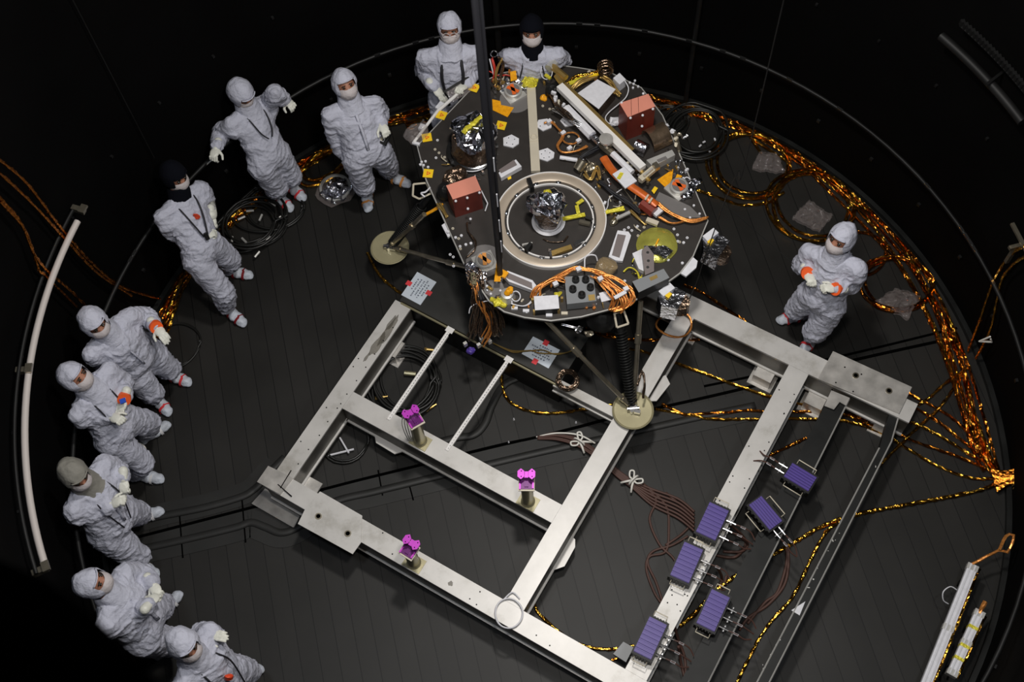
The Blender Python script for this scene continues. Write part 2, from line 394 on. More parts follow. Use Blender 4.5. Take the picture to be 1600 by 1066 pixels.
# bottom beam
b1 = uv((460, 749)); b2 = uv((719, 898.8)); b3 = uv((979, 1047.7)); c1 = uv((680, 913.8)); c2 = uv((942.5, 1066))
vB1 = (b1.y + b2.y + b3.y) / 3; vB0 = (c1.y + c2.y) / 2
beam(uL0, uL1, vB1 + .001, vTop)
uRr0 = (uv((1171.8, 680)).x + uv((1023.3, 962.5)).x) / 2; uRr1 = (uv((1213.4, 680)).x + uv((1100, 894)).x) / 2
uC0 = (uv((959, 652.8)).x + uv((812.7, 900)).x) / 2; uC1 = (uv((980.8 + 18, 673.9)).x + uv((866, 873)).x) / 2
uC1 = (uv((980.8, 673.9)).x + uv((850.8, 900)).x) / 2
vM1 = (uv((680, 683)).y + uv((878.4, 788)).y) / 2; vM0 = (uv((680, 717.2)).y + uv((861, 817)).y) / 2
vT1 = (uv((1160, 502)).y + uv((1294.8, 562.5)).y) / 2; vT0 = (uv((1160, 532.3)).y + uv((1292, 601)).y) / 2
beam(uL0, uRr1 + .9, vB0, vB1)
beam(uL1 + .001, uC0 - .001, vM0, vM1)
beam(uC0, uC1, vB1 + .001, vT0 - .001)
uE = uv((1301, 570)).x
beam(uC0 - .35, uE + .75, vT0, vT1)
beam(uRr0, uRr1, vB1 + .001, vT0 - .001)
# thin channel from the black box to the footpad
va = uv((873, 598)).y; beam(uv((868, 596)).x, uC0 - .001, va - .05, va + .03, h=.1)
# corner plates
def plate(px, z0, z1, ma, name='corner_plate', par=frame, lab=None):
    m = MB(); m.prism([P(x, y, z1) for x, y in px], z0, z1); o = m.build(name, ma, par)
    if lab: o['label'] = lab
    return o
plate([(1301.6, 548.8), (1425, 605), (1405, 646), (1278, 592)], FT + .001, FT + .02, M['mottle'])
plate([(1299, 610), (1328, 622), (1322, 634), (1312, 628), (1303, 640), (1288, 634)], FT + .001, FT + .012, M['mottle'], 'worn_plate')
plate([(401.5, 753), (419, 728), (458, 747), (438, 773)], FT + .001, FT + .014, M['mottle'])
plate([(477, 795), (500, 768), (566, 806), (564, 848), (551, 866), (465.4, 818.7)], FT + .001, FT + .012, M['frame'])
plate([(393, 787), (414, 763.5), (475, 794), (459, 825)], .0, .02, M['mottle'], 'foot_plate')
plate([(484, 745), (504, 756), (494, 772), (470, 762)], .12, .14, M['mottle'], 'foot_plate')
plate([(585, 679), (587.6, 692), (616.5, 709.6), (628, 706), (600, 680)], .15, .165, M['frame'], 'gusset')
plate([(890, 835), (898.6, 843), (898.6, 855), (882, 885), (866.5, 890.6), (860, 885)], .15, .165, M['frame'], 'gusset')
plate([(1036, 588), (1040, 586), (1047, 600), (1026, 626.6), (1012, 627)], .3, .315, M['frame'], 'gusset')
plate([(958, 1022), (974, 1003), (990, 1012), (978, 1035)], .16, .2, M['grey'], 'foot_plate')
# feet: solid blocks down to the floor
def foot(u, v, s=.16):
    m = MB(); m.box(XY(u, v, .07), (s, s, .1395), RF); m.box(XY(u, v, .0075), (s + .06, s + .06, .015), RF); return m.build('foot', M['mottle'], frame)
for u, v in ((uL0 + .12, vB0 + .12), (uL0 + .12, vTop - .3), (uC1 - .1, vB0 + .12), (uRr0 - .16, vT0 - .02), (uRr1 + .14, vT0 - .04), (uRr0 + .1, vB0 + .1), (uC0 + .1, vT1 - .12), (uE + .6, vT1 - .12)): foot(u, v)
# big bolt holes + small holes, as dark round plugs
def hole(px, r, z=FT + .0005, ring=False):
    m = MB(); p = P(*px, z)
    m.cyl(p, p + Vector((0, 0, .0012)), r, n=12)
    if ring: m.mat(1); m.lathe([(r, 0), (r * 1.0, .004), (r * 1.5, .004), (r * 1.5, 0)], p, n=16)
    return m
hm = MB()
def holes(pxs, r, z=FT):
    for q in pxs:
        p = P(*q, z + .0008); hm.cyl(p - Vector((0, 0, .0007)), p + Vector((0, 0, .0008)), r, n=8)
holes([(614, 512), (599, 532.5), (585.5, 553.5), (571.5, 574), (557, 595), (542, 616), (532.5, 631), (527, 638), (560, 560.5), (552, 573), (510, 637), (512, 659), (470, 690), (499, 680.5), (482, 702.5), (466, 725), (423, 738), (409, 752), (598, 833), (613, 866), (424, 734), (427, 760)], .006)
holes([(750, 925), (734, 936), (744.5, 945), (859, 1009), (838, 993), (1070, 929), (1058, 945), (1063, 955), (1043, 942), (1050, 930)], .006)
for k in range(26):
    t = random.random(); s = .15 if random.random() < .5 else .85
    q = XY(uRr0 + (uRr1 - uRr0) * s, vB1 + .35 + (vT0 - vB1 - .4) * t, FT + .0008); hm.cyl(q - Vector((0, 0, .0007)), q + Vector((0, 0, .0008)), .006, n=8)
for q in [(1320, 574), (1346, 585), (1306, 598), (1300, 609), (1333, 612)]:
    p = P(*q, FT + .0205); hm.cyl(p, p + Vector((0, 0, .001)), .007, n=8)
o = hm.build('bolt_hole', M['gap'], frame); o['kind'] = 'stuff'; o['label'] = 'small dark bolt holes drilled in the beam tops'
for q, z in (((1337, 587), FT + .02), ((1389, 611), FT + .02), ((497.5, 807), FT + .012), ((543.5, 834), FT + .012)):
    m = MB(); p = P(*q, z + .0005); m.cyl(p, p + Vector((0, 0, .002)), .017, n=16); m.mat(1); m.lathe([(.017, 0), (.018, .006), (.027, .006), (.028, 0)], p, n=16)
    m.build('recessed_bolt', [M['gap'], M['dsteel']], frame)
m = MB()
for q in [((438, 763), (455, 735)), ((434, 757), (456, 776))]:
    a, b = P(*q[0], FT + .016), P(*q[1], FT + .016); m.box((a + b) / 2, ((b - a).length, .008, .001), frame_of(b - a))
m.build('weld_line', M['gap'], frame)
for (x, y, L, W_) in ((607, 517, .16, .03), (590, 538, .12, .035), (611, 505, .08, .02), (573, 558, .05, .012), (704, 912, .02, .02)):
    m = MB(); c = P(x, y, FT + .0006); u_ = (P(642, 481, FT) - P(507, 678.5, FT)).normalized(); w0 = Vector((-u_.y, u_.x, 0))
    m.prism([c + u_ * L * math.cos(t) * (1 + .15 * math.sin(5 * t)) + w0 * W_ * math.sin(t) * (1 + .2 * math.cos(3 * t)) for t in [2 * PI * i / 24 for i in range(24)]], FT + .0002, FT + .0008); m.build('stain', M['stain'], frame)
# black coated bars
def bbar(pl, pr, z, name='black_bar', ext=None):
    m = MB(); q = [P(*pl[0], z), P(*pr[0], z), P(*pr[1], z), P(*pl[1], z)]
    m.hull([Vector((v.x, v.y, z - .1)) for v in q], q); o = m.build(name, M['blackbar'], frame)
    m = MB(); m.tube([q[1] + Vector((0, 0, .001)), q[2] + Vector((0, 0, .001))], .006, 4); m.build('bright_edge', M['alu'], o)
    m = MB(); q2 = (q[2] + q[3]) / 2; 
    return o
bbar([(1288, 634), (1040, 1110)], [(1327, 624), (1085, 1110)], FT - .02)['label'] = 'wide black bar under two of the purple heaters'
b2 = bbar([(1374, 700), (1160, 1110)], [(1352 + 41, 690), (1180, 1110)], FT - .02)
bbar([(1391, 641), (1374, 701)], [(1405, 648), (1393, 690)], FT - .021)
m = MB(); m.tube([P(1374, 700, FT - .018), P(1160, 1110, FT - .018)], .006, 4); m.build('bright_edge', M['alu'], b2)
m = MB(); m.prism([P(x, y, FT - .0) for x, y in ((1237, 953), (1259, 939), (1250, 961))], FT - .0195, FT - .0175); m.build('white_corner_patch', M['wplate'], b2)
m = MB()
for i in range(14):
    t = .05 + .9 * random.random(); p = P(1385 - 205 * t + random.uniform(-3, 3), 700 + 365 * t, FT - .019)
    if not m.f or True: m.box(p + Vector((0, 0, .0006)), (random.uniform(.004, .02), random.uniform(.003, .01), .0008), Rz(random.uniform(0, 3)))
m.build('paint_chips', M['alu'], b2)
for (q, d) in (((1225, 792), 0), ((1062, 1040), 0)):
    pass
# cross strap over bar near the 5th heater
# ---------------- black equipment box
root = empty('black_box', P(760, 530, 0), 'flat-topped black box between the left beam and the lander leg, carrying two notices', 'box')
BZ = .44; A_, B_, = P(628, 468, BZ), P(873, 597, BZ)
n_ = (B_ - A_).normalized(); w_ = Vector((-n_.y, n_.x, 0)); wd = .62
def corner(p, dz=0): return Vector((p.x, p.y, BZ + dz))
q = [A_, B_, B_ + w_ * .47, A_ + w_ * .47]
m = MB(); m.hull([Vector((v.x, v.y, .0)) for v in q], [Vector((v.x, v.y, BZ - .025)) for v in q]); m.build('body', M['black'], root)
m = MB(); g = .012; qq = [A_ - n_ * g - w_ * g, B_ + n_ * g - w_ * g, B_ + n_ * g + w_ * (.47 + g), A_ - n_ * g + w_ * (.47 + g)]
m.hull([Vector((v.x, v.y, BZ - .0245)) for v in qq], [Vector((v.x, v.y, BZ)) for v in qq]); m.build('lid', M['lid'], root)
m = MB()
m.tube([corner(A_ - w_ * .022, -.03), corner(B_ - w_ * .022, -.03)], .010, 6); m.build('edge_rail', M['olive'], root)
# notices
def notice(px, text_dir, tapes, lab):
    z = BZ + .0012; q = [P(x, y, z) for x, y in px]; root = empty('notice_sheet', sum(q, Vector()) / 4 - Vector((0, 0, .0002)), lab, 'notice', 'paper notices on the black box')
    m = MB(); m.hull(q, [v + Vector((0, 0, .001)) for v in q]); m.build('sheet', M['paper'], root)
    m = MB(); o, u, v = q[0], q[1] - q[0], q[3] - q[0]
    if text_dir: o, u, v = q[3], q[0] - q[3], q[2] - q[3]
    R = frame_of(u)
    rows = [(.24, .35, .8), (.38, .12, .86), (.53, .22, .8), (.66, .16, .88), (.80, .3, .75)]
    rnd = random.Random(5)
    for r, s, e_ in rows:
        t = s
        while t < e_:
            w = rnd.uniform(.03, .07); c = o + u * (t + w / 2) + v * r + Vector((0, 0, .0013)); m.box(c, (u.length * w * .8, .012, .0004), R); t += w + rnd.choice((.012, .04))
    m.build('handwriting', M['ink'], root)
    for t in tapes:
        m = MB(); c = P(*t, z) + Vector((0, 0, .0018)); m.box(c, (.045, .05, .001), R); m.build('red_tape', M['sred'], root)
notice([(652, 425), (682, 441), (657, 477), (627, 461)], True, [(639, 443), (670, 458)], 'bluish paper notice with red tape at the left end of the black box')
notice([(833, 526), (875, 547), (857, 576), (815, 553)], False, [(853, 536), (836, 565)], 'white paper notice with red tape under the lander leg, wire across it')

# slotted angle struts
for (a, b, lab) in (((703, 516), (607, 656), 'white slotted strut left of the other, between black box and middle beam'), ((795, 562), (698, 704), 'white slotted strut right of the other, near the middle pedestal')):
    pa = P(*a, BZ + .006); pb = P(*b, FT + .006); root = empty('slotted_strut', pb - Vector((0, 0, .004)), lab, 'strut', 'white slotted struts')
    d = pb - pa; R = frame_of(d); c = (pa + pb) / 2
    m = MB(); m.box(c, (d.length, .028, .005), R); m.box(c + R @ Vector((0, .014, -.012)), (d.length - .1, .004, .024), R); m.box(c + R @ Vector((0, -.014, .005)), (d.length, .003, .012), R); m.build('bar', M['white'], root)
    m = MB()
    for k in range(34): m.box(pa + d * (k + .7) / 34.5 + R @ Vector((0, .002, .003)), (.016 if k < 28 else .008, .006, .001), R)
    m.build('slots', M['grey'], root)
    m = MB(); m.box(pa + R @ Vector((.0, 0, .004)), (.05, .07, .004), R); m.build('end_tab', M['white'], root)

# purple-topped pedestals
def pedestal(base, rot, tall, lab, style):
    b = P(*base, FT + .0005); root = empty('pedestal', b, lab, 'pedestal', 'pedestals with purple brackets')
    m = MB(); m.box(b + Vector((0, 0, .004)), (.16, .12, .008), RF); m.build('base_plate', M['pad'], root)
    m = MB(); m.lathe([(.058, .008), (.058, .02), (.048, .03), (.045, .035)] + [(.045 + (.003 if k % 2 else 0), .035 + (tall - .06) * k / 28) for k in range(29)] + [(0, tall - .025)], b, n=20); m.build('threaded_post', M['olive'], root, smooth='a')
    R = Rz(rot); T = b + Vector((0, 0, tall))
    m = MB(); m.box(T + Vector((0, 0, -.018)), (.125, .125, .012), R); m.build('top_plate', M['bar'], root)
    br = MB(); br.box(T + Vector((0, 0, -.007)), (.115, .10, .01), R); br.box(T + R @ Vector((0, .03, .02)), (.10, .018, .05), R); br.box(T + R @ Vector((0, .0, .0)), (.03, .07, .02), R); o = br.build('bracket', M['dviolet'], root)
    for sx in (-1, 1):
        m = MB(); c = T + R @ Vector((sx * .042, .045, .065)); k = 6
        m.prism([c + R @ Vector((.03 * math.cos(t), .044 * math.sin(t), 0)) for t in [PI / 6 + PI / 3 * i for i in range(6)]], c.z, c.z + .012)
        m.mat(1)
        for sy in (-1, 1): cc = c + R @ Vector((.003, sy * .022, .0125)); m.cyl(cc, cc + Vector((0, 0, .001)), .005, n=8)
        pt = m.build('bracket_ear', [M['violet'], M['gap']], o)
    m = MB(); m.box(T + R @ Vector((0, .045, .055)), (.028, .05, .012), R); m.box(T + R @ Vector((-.05, -.03, .0)), (.012, .05, .012), R); m.box(T + R @ Vector((.05, -.02, .0)), (.012, .05, .012), R); m.build('bracket_tab', M['violet'], o)
    return root
pd = pedestal((657, 690), -.28 + .75, .47, 'tall pedestal with magenta bracket and threaded post beside the left slotted strut', 0)
m = MB()
for k in range(4): m.tube(catmull([P(632 + k * 2, 640 + k * 2, .86), P(628 + k * 4, 662, .7), P(636 + k * 3, 684, .5), P(643 + k * 2, 690, .425)], 6), .004, 5)
m.build('lead', [M['alu']], pd)
pedestal((825, 784), -.1, .45, 'pedestal with narrow magenta bracket near the crossing of middle and centre beams', 1)
pedestal((647, 880), -.65, .36, 'shorter pedestal with magenta bracket on the long front beam', 2)

# purple-finned heater boxes
def heater(q, z, along, conn, lab):
    """q: four pixel corners of the finned top, top z; along=edge index pair that carries handles; conn=side of connectors"""
    pts = [P(x, y, z) for x, y in q]; c = sum(pts, Vector()) / 4
    ex = ((pts[1] - pts[0]) + (pts[2] - pts[3])) / 2; ey = ((pts[3] - pts[0]) + (pts[2] - pts[1])) / 2
    R = frame_of(ex); sy = -1 if (R @ Vector((0, 1, 0))).dot(ey) < 0 else 1
    W, L = ex.length, ey.length
    root = empty('heater_unit', c - Vector((0, 0, .1)), lab, 'heater unit', 'purple-topped heater units')
    m = MB(); m.box(c - Vector((0, 0, .053)), (W + .026, L + .034, .09), R)
    for k in range(6): m.box(c + R @ Vector(((k - 2.5) * W / 6, 0, -.053)), (W / 14, L + .048, .075), R)
    m.build('case', M['black'], root)
    m = MB(); n = 8 if L > W else 6
    lx, ly, ne = (W, L / n, n)
    for k in range(n):
        y = (k + .5 - n / 2) * L / n
        m.box(c + R @ Vector((0, y, -.002)), (W, L / n * .82, .012), R); m.box(c + R @ Vector((0, y + L / n * .3, .004)), (W * .98, L / n * .15, .006), R)
    m.box(c - Vector((0, 0, .008)), (W, L, .008), R)
    m.build('finned_top', M['purple'], root)
    for s in (-1, 1):
        m = MB(); y0 = s * (L / 2 + .025); 
        if along == 'y': pp = [Vector((-W * .36, y0, -.03)), Vector((-W * .36, y0 + s * .035, -.02)), Vector((W * .36, y0 + s * .035, -.02)), Vector((W * .36, y0, -.03))]
        else: x0 = s * (W / 2 + .012); pp = [Vector((x0, -L * .36, -.03)), Vector((x0 + s * .035, -L * .36, -.02)), Vector((x0 + s * .035, L * .36, -.02)), Vector((x0, L * .36, -.03))]
        m.tube([c + R @ v for v in pp], .0045, 6); m.build('handle', M['bar'], root, smooth=True)
    nc, side = conn
    for k in range(nc):
        t = (k - (nc - 1) / 2) / nc * .8
        if side in ('+x', '-x'): s = 1 if side == '+x' else -1; a = Vector((s * (W / 2 + .012), t * L, -.05)); d = Vector((s, 0, 0))
        else: s = 1 if side == '+y' else -1; a = Vector((t * W * 1.2, s * (L / 2 + .02), -.05)); d = Vector((0, s, 0))
        m = MB(); A = c + R @ a; D = R @ d; m.cyl(A, A + D * .035, .009, n=8); m.cyl(A + D * .035, A + D * .05, .014, n=8); Sd = Vector((-D.y, D.x, 0))
        m.box(A + D * .045, (.008, .05, .008), frame_of(D)); m.cyl(A + D * .05, A + D * .08, .008, n=8)
        o = m.build('connector', M['steel'], root)
        m = MB(); end = A + D * .26 + Vector((0, 0, -.05)) + Sd * (-t * .12); m.tube(catmull([A + D * .08, A + D * .15 + Vector((0, 0, .01)), A + D * .21 + Vector((0, 0, -.02)), end], 5), .006, 6); m.build('lead', M['brown'], o)
        m = MB(); m.cyl(A + D * .12 + Vector((0, 0, .005)), A + D * .16 + Vector((0, 0, .005)), .0085, n=8); m.build('lead_sleeve', M['wplate'], o)
    return root
TZ = .52
heater([(1110, 785), (1139, 798), (1117.5, 845), (1086.7, 830)], TZ, 'y', (3, '+x'), 'topmost of the three purple-finned heaters standing on the white right beam')
heater([(1072, 848), (1099, 859), (1076, 912), (1045, 897)], TZ, 'y', (3, '+x'), 'middle of the three purple-finned heaters standing on the white right beam')
heater([(1018, 964), (1041.4, 977), (1018, 1031), (987, 1017)], TZ, 'y', (3, '+x'), 'lowest purple-finned heater, at the foot of the white right beam')
heater([(1114, 921), (1139, 933.5), (1117.5, 988), (1086.7, 973)], TZ - .01, 'y', (3, '+x'), 'purple-finned heater on the wide black bar, right of the lowest white-beam pair')
heater([(1190, 776), (1222.5, 814), (1202.6, 828.5), (1170, 788.7)], TZ - .01, 'y', (2, '+x'), 'purple-finned heater set askew on the black bar with two plugs at its lower end')
heater([(1240.6, 725), (1277, 747), (1262, 767), (1222.5, 743)], TZ - .01, 'y', (2, '-x'), 'uppermost purple-finned heater, lying crosswise on the black bar')

# white tube ring lying on the front beam
m = MB(); c = P(795, 959, FT + .012)
for k in range(3): m.tube([c + Vector((.105 * math.cos(t) * (1 + .03 * math.sin(3 * t + k)), .115 * math.sin(t), .006 * k)) for t in [2 * PI * i / 40 for i in range(40)]], .006, 6, closed=True)
m.tube(catmull([c + Vector((-.03, .11, .01)), c + Vector((.04, .16, .01)), P(812, 936, FT + .01)], 6), .006, 6)
tag(m.build('wire_coil', M['wplate']), 'small coil of pale wire lying on the front beam below the centre beam', 'coil')
m = MB(); c = P(1053, 507, .44)
m.tube([c + Vector((.15 * math.cos(t), .12 * math.sin(t), .03 * math.sin(t * 2))) for t in [2 * PI * i / 40 for i in range(40)]], .009, 6, closed=True, jit=.1)
tag(m.build('brown_ring', M['copper']), 'thin brown cable ring lying on the top end of the centre beam', 'cable')
m = MB(); c = P(887, 594, .47)
for k in range(5): m.tube([c + Vector(((.065 + .007 * k) * math.cos(t), (.065 + .007 * k) * math.sin(t), .02 * (k % 2))) for t in [2 * PI * i / 30 for i in range(30)]], .009, 6, closed=True, jit=.2)
tag(m.build('copper_wire_coil', M['dfoil']), 'thick small coil of copper wire at the corner of the black box', 'coil')
m = MB(); m.tube(catmull([P(770, 536, .455), P(800, 548, .46), P(830, 548, .46), P(845, 552, .465), P(880, 552, .46), P(900, 545, .5)], 8), .006, 6)
m.tube(catmull([P(770, 536, .47), P(800, 550, .47), P(820, 549, .47), P(848, 547, .475), P(870, 554, .47), P(898, 547, .51)], 8), .005, 6)
tag(m.build('twisted_wire', M['brass']), 'pair of thin wires lying across the right-hand notice', 'wire')
# brown cable bundle with white ties
def brown(paths, lab, r=.012):
    root = empty('cable_bundle', P(*paths[0][0][:2], 0), lab, 'cable bundle')
    m = MB()
    for p in paths: m.tube(catmull([P(q[0], q[1], q[2] if len(q) > 2 else r + .004) for q in p], 8), r, 7)
    m.build('cables', M['brown'], root, smooth=True); return root
pth = [[(840, 683 + k * .6), (870, 677 + k * 2, .02 + .012 * (k % 3)), (905, 686 + k * 2.4, .03 + .015 * (k % 3)), (940, 712 + k * 2, .03 + .012 * (k % 2)), (965, 735 + k * 2, .03), (990, 752 + k * 2.4, .03), (1020, 765 + k * 5, .02), (1060, 780 + k * 6, .03), (1085, 800 + k * 6, .05)] for k in range(6)]
pth += [[(1000, 758), (1025, 780), (1015, 812), (1030, 850), (1050, 870), (1060, 885)], [(1005, 756), (1040, 790), (1045, 830), (1040, 862), (1015, 870), (1010, 890), (1022, 925), (1035, 945)], [(1075, 838), (1050, 852), (1020, 862), (1012, 880), (1025, 910), (1035, 940)], [(1040, 770), (1075, 800), (1082, 815), (1065, 835), (1040, 852)]]
br = brown(pth, 'brown cable bundle tied with white strings, running under the centre beam', .0105)
def bow(c, a, par):
    m = MB(); R = Rz(a)
    for s in (-1, 1):
        m.tube(catmull([c, c + R @ Vector((s * .045, .05, .02)), c + R @ Vector((s * .07, .03, .02)), c + R @ Vector((s * .04, -.005, .01)), c], 6), .008, 6)
        m.tube([c, c + R @ Vector((s * .03, -.05, .0)), c + R @ Vector((s * .06, -.09, -.02))], .010, 6)
    m.tube([c + R @ Vector((0, .05 * math.cos(t), .05 * math.sin(t) - .01)) for t in [2 * PI * i / 14 for i in range(14)]], .009, 6, closed=True)
    m.v = [Vector((v.x, v.y, max(v.z, .003))) for v in m.v]
    return m.build('white_tie', M['tie'], par, smooth=True)
bow(P(905, 690, .07), .9, br); bow(P(990, 750, .07), -.9, br)
m = MB(); m.tube(catmull([P(838, 683, .01), P(870, 677, .05), P(905, 680, .08), P(930, 693, .03)], 8), .008, 6); m.build('white_string', M['tie'], br, smooth=True)
brown([[(1135, 815, .3), (1165, 845), (1150, 870), (1120, 868), (1105, 860)], [(1150, 835, .3), (1168, 850), (1158, 862), (1130, 862)], [(1120, 885, .3), (1128, 905), (1118, 925), (1130, 915), (1135, 900)]], 'loops of brown cable hanging off the right side of the white right beam')
brown([[(1230, 850), (1232, 880), (1225, 915), (1200, 945), (1170, 965), (1155, 985)], [(1228, 850), (1229, 880), (1215, 925), (1195, 942), (1168, 975)]], 'brown cable pair curling on the floor right of the black bar heaters')
brown([[(1060, 1010, .2), (1065, 1040), (1075, 1080)], [(1050, 965, .3), (1060, 1000, .1), (1070, 1030), (1072, 1080)]], 'brown cables hanging beside the lowest purple heater')
for (cx_, cy_, lab) in ((795, 692, 'tiny white screw on the floor left of the middle pedestal'), (803, 656, 'tiny white screw on the floor above the middle pedestal'), (900, 661, 'tiny white screw on the floor by the brown cable bundle')):
    m = MB(); c = P(cx_, cy_, .001); m.cyl(c, c + Vector((0, 0, .012)), .009, .006, n=8); m.cyl(c + Vector((0, 0, .012)), c + Vector((0, 0, .03)), .004, n=6); tag(m.build('screw', M['wplate']), lab, 'screw')

# ================================================================ FLOOR CABLES
def jitpath(px, z, amp=.006, k=10, zf=None):
    pts = catmull([Vector(P(q[0], q[1], q[2] if len(q) > 2 else z)) for q in px], k)
    return [p + noise.noise_vector(p * 5) * amp for p in pts]
def densify(pts, step=.020):
    out = [pts[0]]; 
    for p in pts[1:]:
        d = (p - out[-1]).length
        if d > step:
            n = int(d / step); a = out[-1]
            for i in range(1, n + 1): out.append(a.lerp(p, i / n))
    return out
def gcable(px, r=.014, z=None, lab=None, mt='gold', group='gold foil-wrapped cables on the floor', wall=False, cat='cable', name='gold_cable'):
    z = r + .002 if z is None else z
    pts = px if isinstance(px[0], Vector) else jitpath(px, z)
    pts = densify(pts); pts = [p if wall else Vector((p.x, p.y, max(p.z, r + .001))) for p in pts]
    m = MB(); m.tube(pts, r, 6, jit=.30); o = m.build(name, M[mt]); return tag(o, lab, cat, group)
main = [(628, 183), (700, 160), (770, 142), (850, 132), (930, 132), (1010, 144), (1100, 163), (1180, 192), (1260, 238), (1330, 295), (1388, 352), (1435, 420), (1478, 500), (1502, 570), (1522, 640), (1545, 705), (1566, 742)]
def offs(px, d, jseed):
    rnd = random.Random(jseed); out = []; ph = rnd.uniform(0, 6)
    for i, q in enumerate(px):
        w = P(q[0], q[1], 0); r = (w - WC).length; dd = d + .02 * math.sin(i * .9 + ph)
        if i > 10: dd = d * .8 + .02 * math.sin(i * .9 + ph)
        rr = min(r - dd, WR - .09); dirv = (w - WC).normalized(); out.append(WC + dirv * rr)
    return out
names = ['outermost', 'second outermost', 'third', 'fourth', 'fifth', 'sixth', 'innermost']
for k in range(7):
    base = offs(main, -.03 + .036 * k, k)
    pts = catmull([Vector((p.x, p.y, .016 + .018 * ((k * 2 + i) % 3))) for i, p in enumerate(base)], 12)
    gcable(pts, .014, mt='gold' if k % 2 else 'gold2', lab='long gold cable along the back and right wall, %s of the run' % names[k])
left = [(632, 180), (590, 192), (545, 208), (500, 232), (455, 262), (410, 296), (370, 330), (330, 368), (300, 405), (272, 445), (255, 485), (240, 530)]
for k in range(5):
    base = offs(left, -.02 + .035 * k, 20 + k)
    pts = catmull([Vector((p.x, p.y, .016 + .018 * ((k + i) % 3))) for i, p in enumerate(base)], 12)
    gcable(pts, .013, mt='gold2' if k % 2 else 'gold', lab='gold cable along the left back wall behind the standing workers, %s of five' % ['outermost', 'second', 'middle', 'fourth', 'innermost'][k], group='gold cables along the left back wall')
fan = [
 ([(1416, 612), (1435, 623), (1476, 645), (1509, 672), (1528, 700), (1548, 725), (1566, 744)], 'uppermost of the gold cables fanning from the corner plate to the right hub'),
 ([(1413, 629), (1462, 656), (1504, 689), (1539, 716), (1566, 744)], 'second gold cable fanning from the corner plate to the right hub'),
 ([(1385, 652), (1399, 656), (1435, 664), (1476, 686), (1517, 711), (1545, 727), (1566, 744)], 'third gold cable fanning from the corner plate to the right hub'),
 ([(1034, 631), (1057, 642), (1079, 648), (1160, 642), (1204, 643), (1308, 645), (1374, 661), (1391, 672), (1435, 692), (1490, 711), (1528, 727), (1566, 745)], 'gold cable from front footpad under the right beam to the hub, upper of two'),
 ([(1024, 639), (1085, 650), (1107, 655), (1160, 655), (1280, 655), (1336, 661), (1374, 675), (1407, 694), (1462, 727), (1517, 747), (1566, 748)], 'gold cable from front footpad under the right beam to the hub, lower of two'),
 ([(930, 516), (960, 524), (975, 541), (1012, 552), (1060, 569), (1107, 586), (1160, 605), (1204, 620), (1290, 640), (1330, 652), (1374, 668)], 'gold cable crossing below the lander legs toward the right beam'),
 ([(915, 514), (950, 526), (1009, 531), (1093, 531)], 'short gold cable passing behind the front lander leg'),
 ([(790, 560), (784, 590), (792, 622), (820, 640), (860, 646), (910, 640), (962, 632)], 'gold cable curving below the black box toward the footpad'),
 ([(1566, 745), (1549, 760), (1504, 772), (1432, 786), (1343, 803), (1285, 822), (1240, 849), (1204, 870), (1132, 912), (1085, 959), (1060, 981)], 'thick gold cable from the right hub sloping down to the white right beam'),
 ([(1340, 803), (1295, 827), (1266, 876), (1237, 934), (1193, 988), (1150, 1070), (1135, 1110)], 'gold cable branching down between the two black bars'),
 ([(1506, 582), (1471, 634), (1435, 667), (1391, 711), (1366, 736), (1350, 760), (1335, 790)], 'gold cable crossing the fan diagonally down to the far black bar'),
 ([(1515, 573), (1479, 598), (1446, 626), (1413, 640), (1390, 648)], 'gold cable curving from the wall run in to the corner plate'),
 ([(1068, 445), (1093, 456), (1121, 473), (1158, 498), (1170, 506)], 'gold cable running over the floor along the upper right beam'),
 ([(835, 926), (837, 952), (861, 978), (890, 1000), (914, 1010), (942, 1015), (990, 1010)], 'gold cable curving from the centre beam foot to the lowest purple heater'),
 ([(955, 1032), (987, 1020), (1005, 1010)], 'short gold cable end below the lowest purple heater'),
 ([(1195, 716), (1210, 708), (1230, 698), (1262, 684)], 'short gold cable end by the uppermost purple heater'),
 ([(574, 395), (585, 418), (603, 440), (628, 460)], 'thin gold cable from the left footpad to the bluish notice'),
]
for px, lab in fan: gcable(px, .0135 if 'thick' not in lab else .017, mt=random.choice(['gold', 'gold2']), lab=lab)
for k in range(3):
    px = [(1462 + 8 * k, 485), (1484 + 5 * k, 529), (1501 + 2 * k, 571), (1511 + 3 * k, 612), (1522 + 3 * k, 672), (1534 + 4 * k, 715), (1566, 748)]
    gcable(px, .014, mt='gold2', lab='gold cable of the right run joining the hub, %s of three inside the wall run' % ['left', 'middle', 'right'][k])
